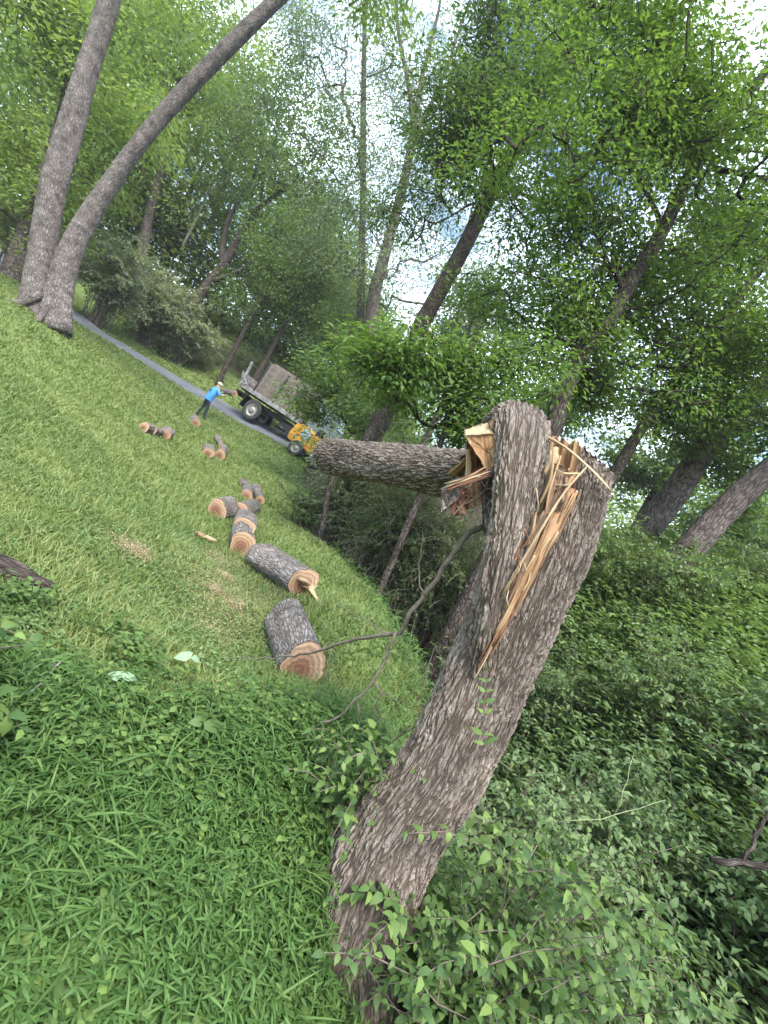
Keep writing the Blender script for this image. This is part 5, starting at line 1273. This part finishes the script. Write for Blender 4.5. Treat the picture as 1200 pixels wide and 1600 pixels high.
plants_stuff('small_weeds', p3, .14, 6, .034, .022, M['leaf_shrub'], rg, label='small oval-leaved weeds among the tall grass', droop=.2)
# lawn blades; coarser with distance
def lawn_ok(x, y): return (x < edge_x(y) + .05) & not_trunk(x, y) & ~on_road(x, y, .05) & (y < road_near(x) + ROAD_W + 5) & (y > 2.2)
p4 = scatter(420000, rg, 2.2, 34, 1.55, lawn_ok, amax=1.2, margin=60)
dd = np.hypot(p4[:, 0], p4[:, 1])
m_ = len(p4); ang = rg.uniform(0, 2 * np.pi, m_)
hgt = (.045 + .035 * np.clip(patch(p4[:, 0], p4[:, 1], .9, 1), 0, 1) + .002 * dd) * rg.uniform(.6, 1.3, m_)
wdt = .0035 + .0011 * dd
side = np.stack([np.cos(ang), np.sin(ang), 0 * ang], -1)
tipd = np.stack([rg.normal(0, .6, m_), rg.normal(0, .6, m_), np.ones(m_)], -1)
V = np.stack([p4 - side * wdt[:, None], p4 + side * wdt[:, None], p4 + tipd * hgt[:, None]], 1).reshape(-1, 3)
stripe = .10 * np.sign(np.sin((p4[:, 0] * .35 + p4[:, 1] * .94) * 3.6))
var = np.clip(.47 + .7 * stripe + .16 * patch(p4[:, 0], p4[:, 1], .5, 3) + .14 * patch(p4[:, 0], p4[:, 1], 1.9, 1) + rg.normal(0, .22, m_), 0, 1)
me = raw_mesh('lawn_grass', V, np.arange(3 * m_).reshape(-1, 3), {'var': np.repeat(var, 3)}, [M['grass_lawn']], smooth=False)
o = link('lawn_grass', me, kind='stuff'); o['label'] = 'mown green lawn sloping up to the driveway'; o['category'] = 'grass'
# ragged tall fringe along the ravine lip
p5 = scatter(26000, rg, 2.5, 24, 1.3, lambda x, y: (np.abs(x - edge_x(y) + .1) < .35 + .015 * y))
d5 = np.hypot(p5[:, 0], p5[:, 1])
plants_stuff('fringe_grass', p5, .16 + .006 * d5, 4, .09 + .004 * d5, .006 + .0011 * d5, M['grass_tall'], rg, label='longer bright grass along the lip of the ravine', tilt=1.4, vbias=.1)
# sawdust and chips
SD = [(ray_ground(350, 930), .6, 4200), (ray_ground(345, 880), .4, 2200), (ray_ground(205, 862), .2, 2600), (ray_ground(440, 930), .35, 1200), (ray_ground(340, 985), .4, 1200), (ray_ground(385, 870), .3, 1000), (ray_ground(350, 905), .12, 900), (ray_ground(365, 950), .1, 800), (ray_ground(330, 925), .1, 700)]
pts = []
for c, s, nn in SD:
    q = rg.normal(0, 1, (nn, 2)) * s * [.45, .55]; x, y = c[0] + q[:, 0], c[1] + q[:, 1]
    pts.append(np.stack([x, y, ground_z(x, y) + rg.uniform(.015, .06, nn)], -1))
pts = np.vstack(pts); nn = len(pts)
V, F = leaf_quads(pts, rand_dirs(nn, rg, -.3, .3), unit(rand_dirs(nn, rg) * .4 + [0, 0, 1]), rg.uniform(.005, .020, nn), rg.uniform(.003, .009, nn))
o = link('sawdust', raw_mesh('sawdust', V, F, {'var': np.repeat(rg.uniform(0, 1, nn), 4)}, [M['straw']], smooth=False), kind='stuff'); o['label'] = 'pale sawdust and chips strewn where the trunk was sawn'; o['category'] = 'sawdust'
# right bank undergrowth
p6 = scatter(90000, rg, .9, 15, 1.25, lambda x, y: (x > edge_x(y) + .25) & not_trunk(x, y, .36) & (np.hypot(x, y) > 1.1) & ((patch(x, y, .9, 5) > -.45) | (x > 3.4)) & ~((y > 3.2) & (x < edge_x(y) + 1.8)) , amax=1.5, margin=160)
d6 = np.hypot(p6[:, 0], p6[:, 1])
h6 = np.where((p6[:, 0] < 2.4), .34, .75) + .02 * d6
plants_stuff('undergrowth', p6, h6, 7, (.055 + .006 * d6) * rg.uniform(.7, 1.5, len(d6)), .025 + .003 * d6, M['leaf_under'], rg, label='thick green undergrowth covering the right bank', droop=.2, spread=.9, long=False)
p7 = scatter(9000, rg, 1.0, 6, 1.2, lambda x, y: (x > edge_x(y) + .1) & not_trunk(x, y, .3) & (x < 3.0), amax=1.5, margin=160)
plants_stuff('bank_grass', p7, .2, 6, .09, .007, M['grass_tall'], rg, label='drooping thin grass on the bank below the trunk', tilt=.8, droop=.7, vbias=-.15)
# leaf litter and twigs in the ravine
p8 = scatter(22000, rg, 1.2, 22, 1.3, lambda x, y: (x > edge_x(y) + .0) & (x < edge_x(y) + 3.2), amax=1.5, margin=160)
nn = len(p8); d8 = np.hypot(p8[:, 0], p8[:, 1])
V, F = leaf_quads(p8 + [0, 0, .015], rand_dirs(nn, rg, -.2, .5), unit(rand_dirs(nn, rg) * .6 + [0, 0, 1]), rg.uniform(.04, .08, nn) * (1 + .06 * d8), rg.uniform(.02, .045, nn) * (1 + .06 * d8))
o = link('leaf_litter', raw_mesh('leaf_litter', V, F, {'var': np.repeat(rg.uniform(0, 1, nn), 4)}, [M['litter']], smooth=False), kind='stuff'); o['label'] = 'brown leaf litter lining the dark ravine'; o['category'] = 'litter'
ab = Acc()
for k in range(420):
    y = rg.uniform(3.5, 14); x = edge_x(y) + rg.uniform(.1, 2.4); b = np.array([x, y, float(ground_z(x, y))])
    e = b + rand_dirs(1, rg, 0, .9)[0] * rg.uniform(.3, 1.0); mm = (b + e) / 2 + rg.normal(0, .06, 3)
    ab.add(*tube(smooth_path(np.array([b, mm, e]), 6), np.linspace(.007, .002, 6), 3, cap=False))
me = ab.mesh('ravine_debris', M['twig']); o = link('ravine_debris', me, kind='stuff'); o['label'] = 'tangle of dead twigs in the ravine'; o['category'] = 'debris'
# verge weeds beyond the driveway and woodland floor on the hill
p9 = scatter(26000, rg, 24, 70, 1.2, lambda x, y: (y > road_near(x) + ROAD_W + 3.2) & (np.abs(x) < 60), amax=1.2, margin=60)
d9 = np.hypot(p9[:, 0], p9[:, 1])
p9 = p9[::2]; d9 = d9[::2]
plants_stuff('hillside_weeds', p9, .55, 4, .20 + .002 * d9, .09 + .001 * d9, M['leaf_mid'], rg, label='rough green weeds over the wooded hillside', long=False)
# far wood that reads as one mass
nf = 1900
a = rg.uniform(-1.15, 1.0, nf); d = rg.uniform(52, 85, nf); x, y = d * np.sin(a), d * np.cos(a)
hmax = np.interp(a, [-1.2, -.55, -.2, .2, .6, 1.0], [30, 28, 12, 6, 9, 14])
cen = np.stack([x, y, ground_z(x, y) + rg.uniform(0, 1, nf) * hmax], -1)
a = rg.uniform(-.95, -.05, 1500); d = rg.uniform(43, 56, 1500); x, y = d * np.sin(a), d * np.cos(a)
cen = np.vstack([cen, np.stack([x, y, ground_z(x, y) + rg.uniform(0, 1, 1500) ** 1.2 * np.interp(a, [-1, -.5, -.05], [22, 16, 5])], -1)])
cen = cen[in_view(cen, 100)]
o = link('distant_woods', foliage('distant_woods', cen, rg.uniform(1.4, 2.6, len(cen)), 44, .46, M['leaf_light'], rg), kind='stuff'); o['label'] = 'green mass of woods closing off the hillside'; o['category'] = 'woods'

# ------------------------------------------------------------------ air
mt = bpy.data.materials.new('haze_air'); mt.use_nodes = True
n, l = mt.node_tree.nodes, mt.node_tree.links; n.clear()
out = n.new('ShaderNodeOutputMaterial'); pv = n.new('ShaderNodeVolumePrincipled')
pv.inputs['Color'].default_value = (.93, .97, 1.0, 1); pv.inputs['Density'].default_value = .0007; pv.inputs['Anisotropy'].default_value = .2
l.new(pv.outputs[0], out.inputs['Volume'])
me = box_mesh('haze', (700, 700, 50), mt, 0, (0, 0, 20))
link('haze', me, kind='stuff', label='thin pale daylight haze among the trees', category='haze')
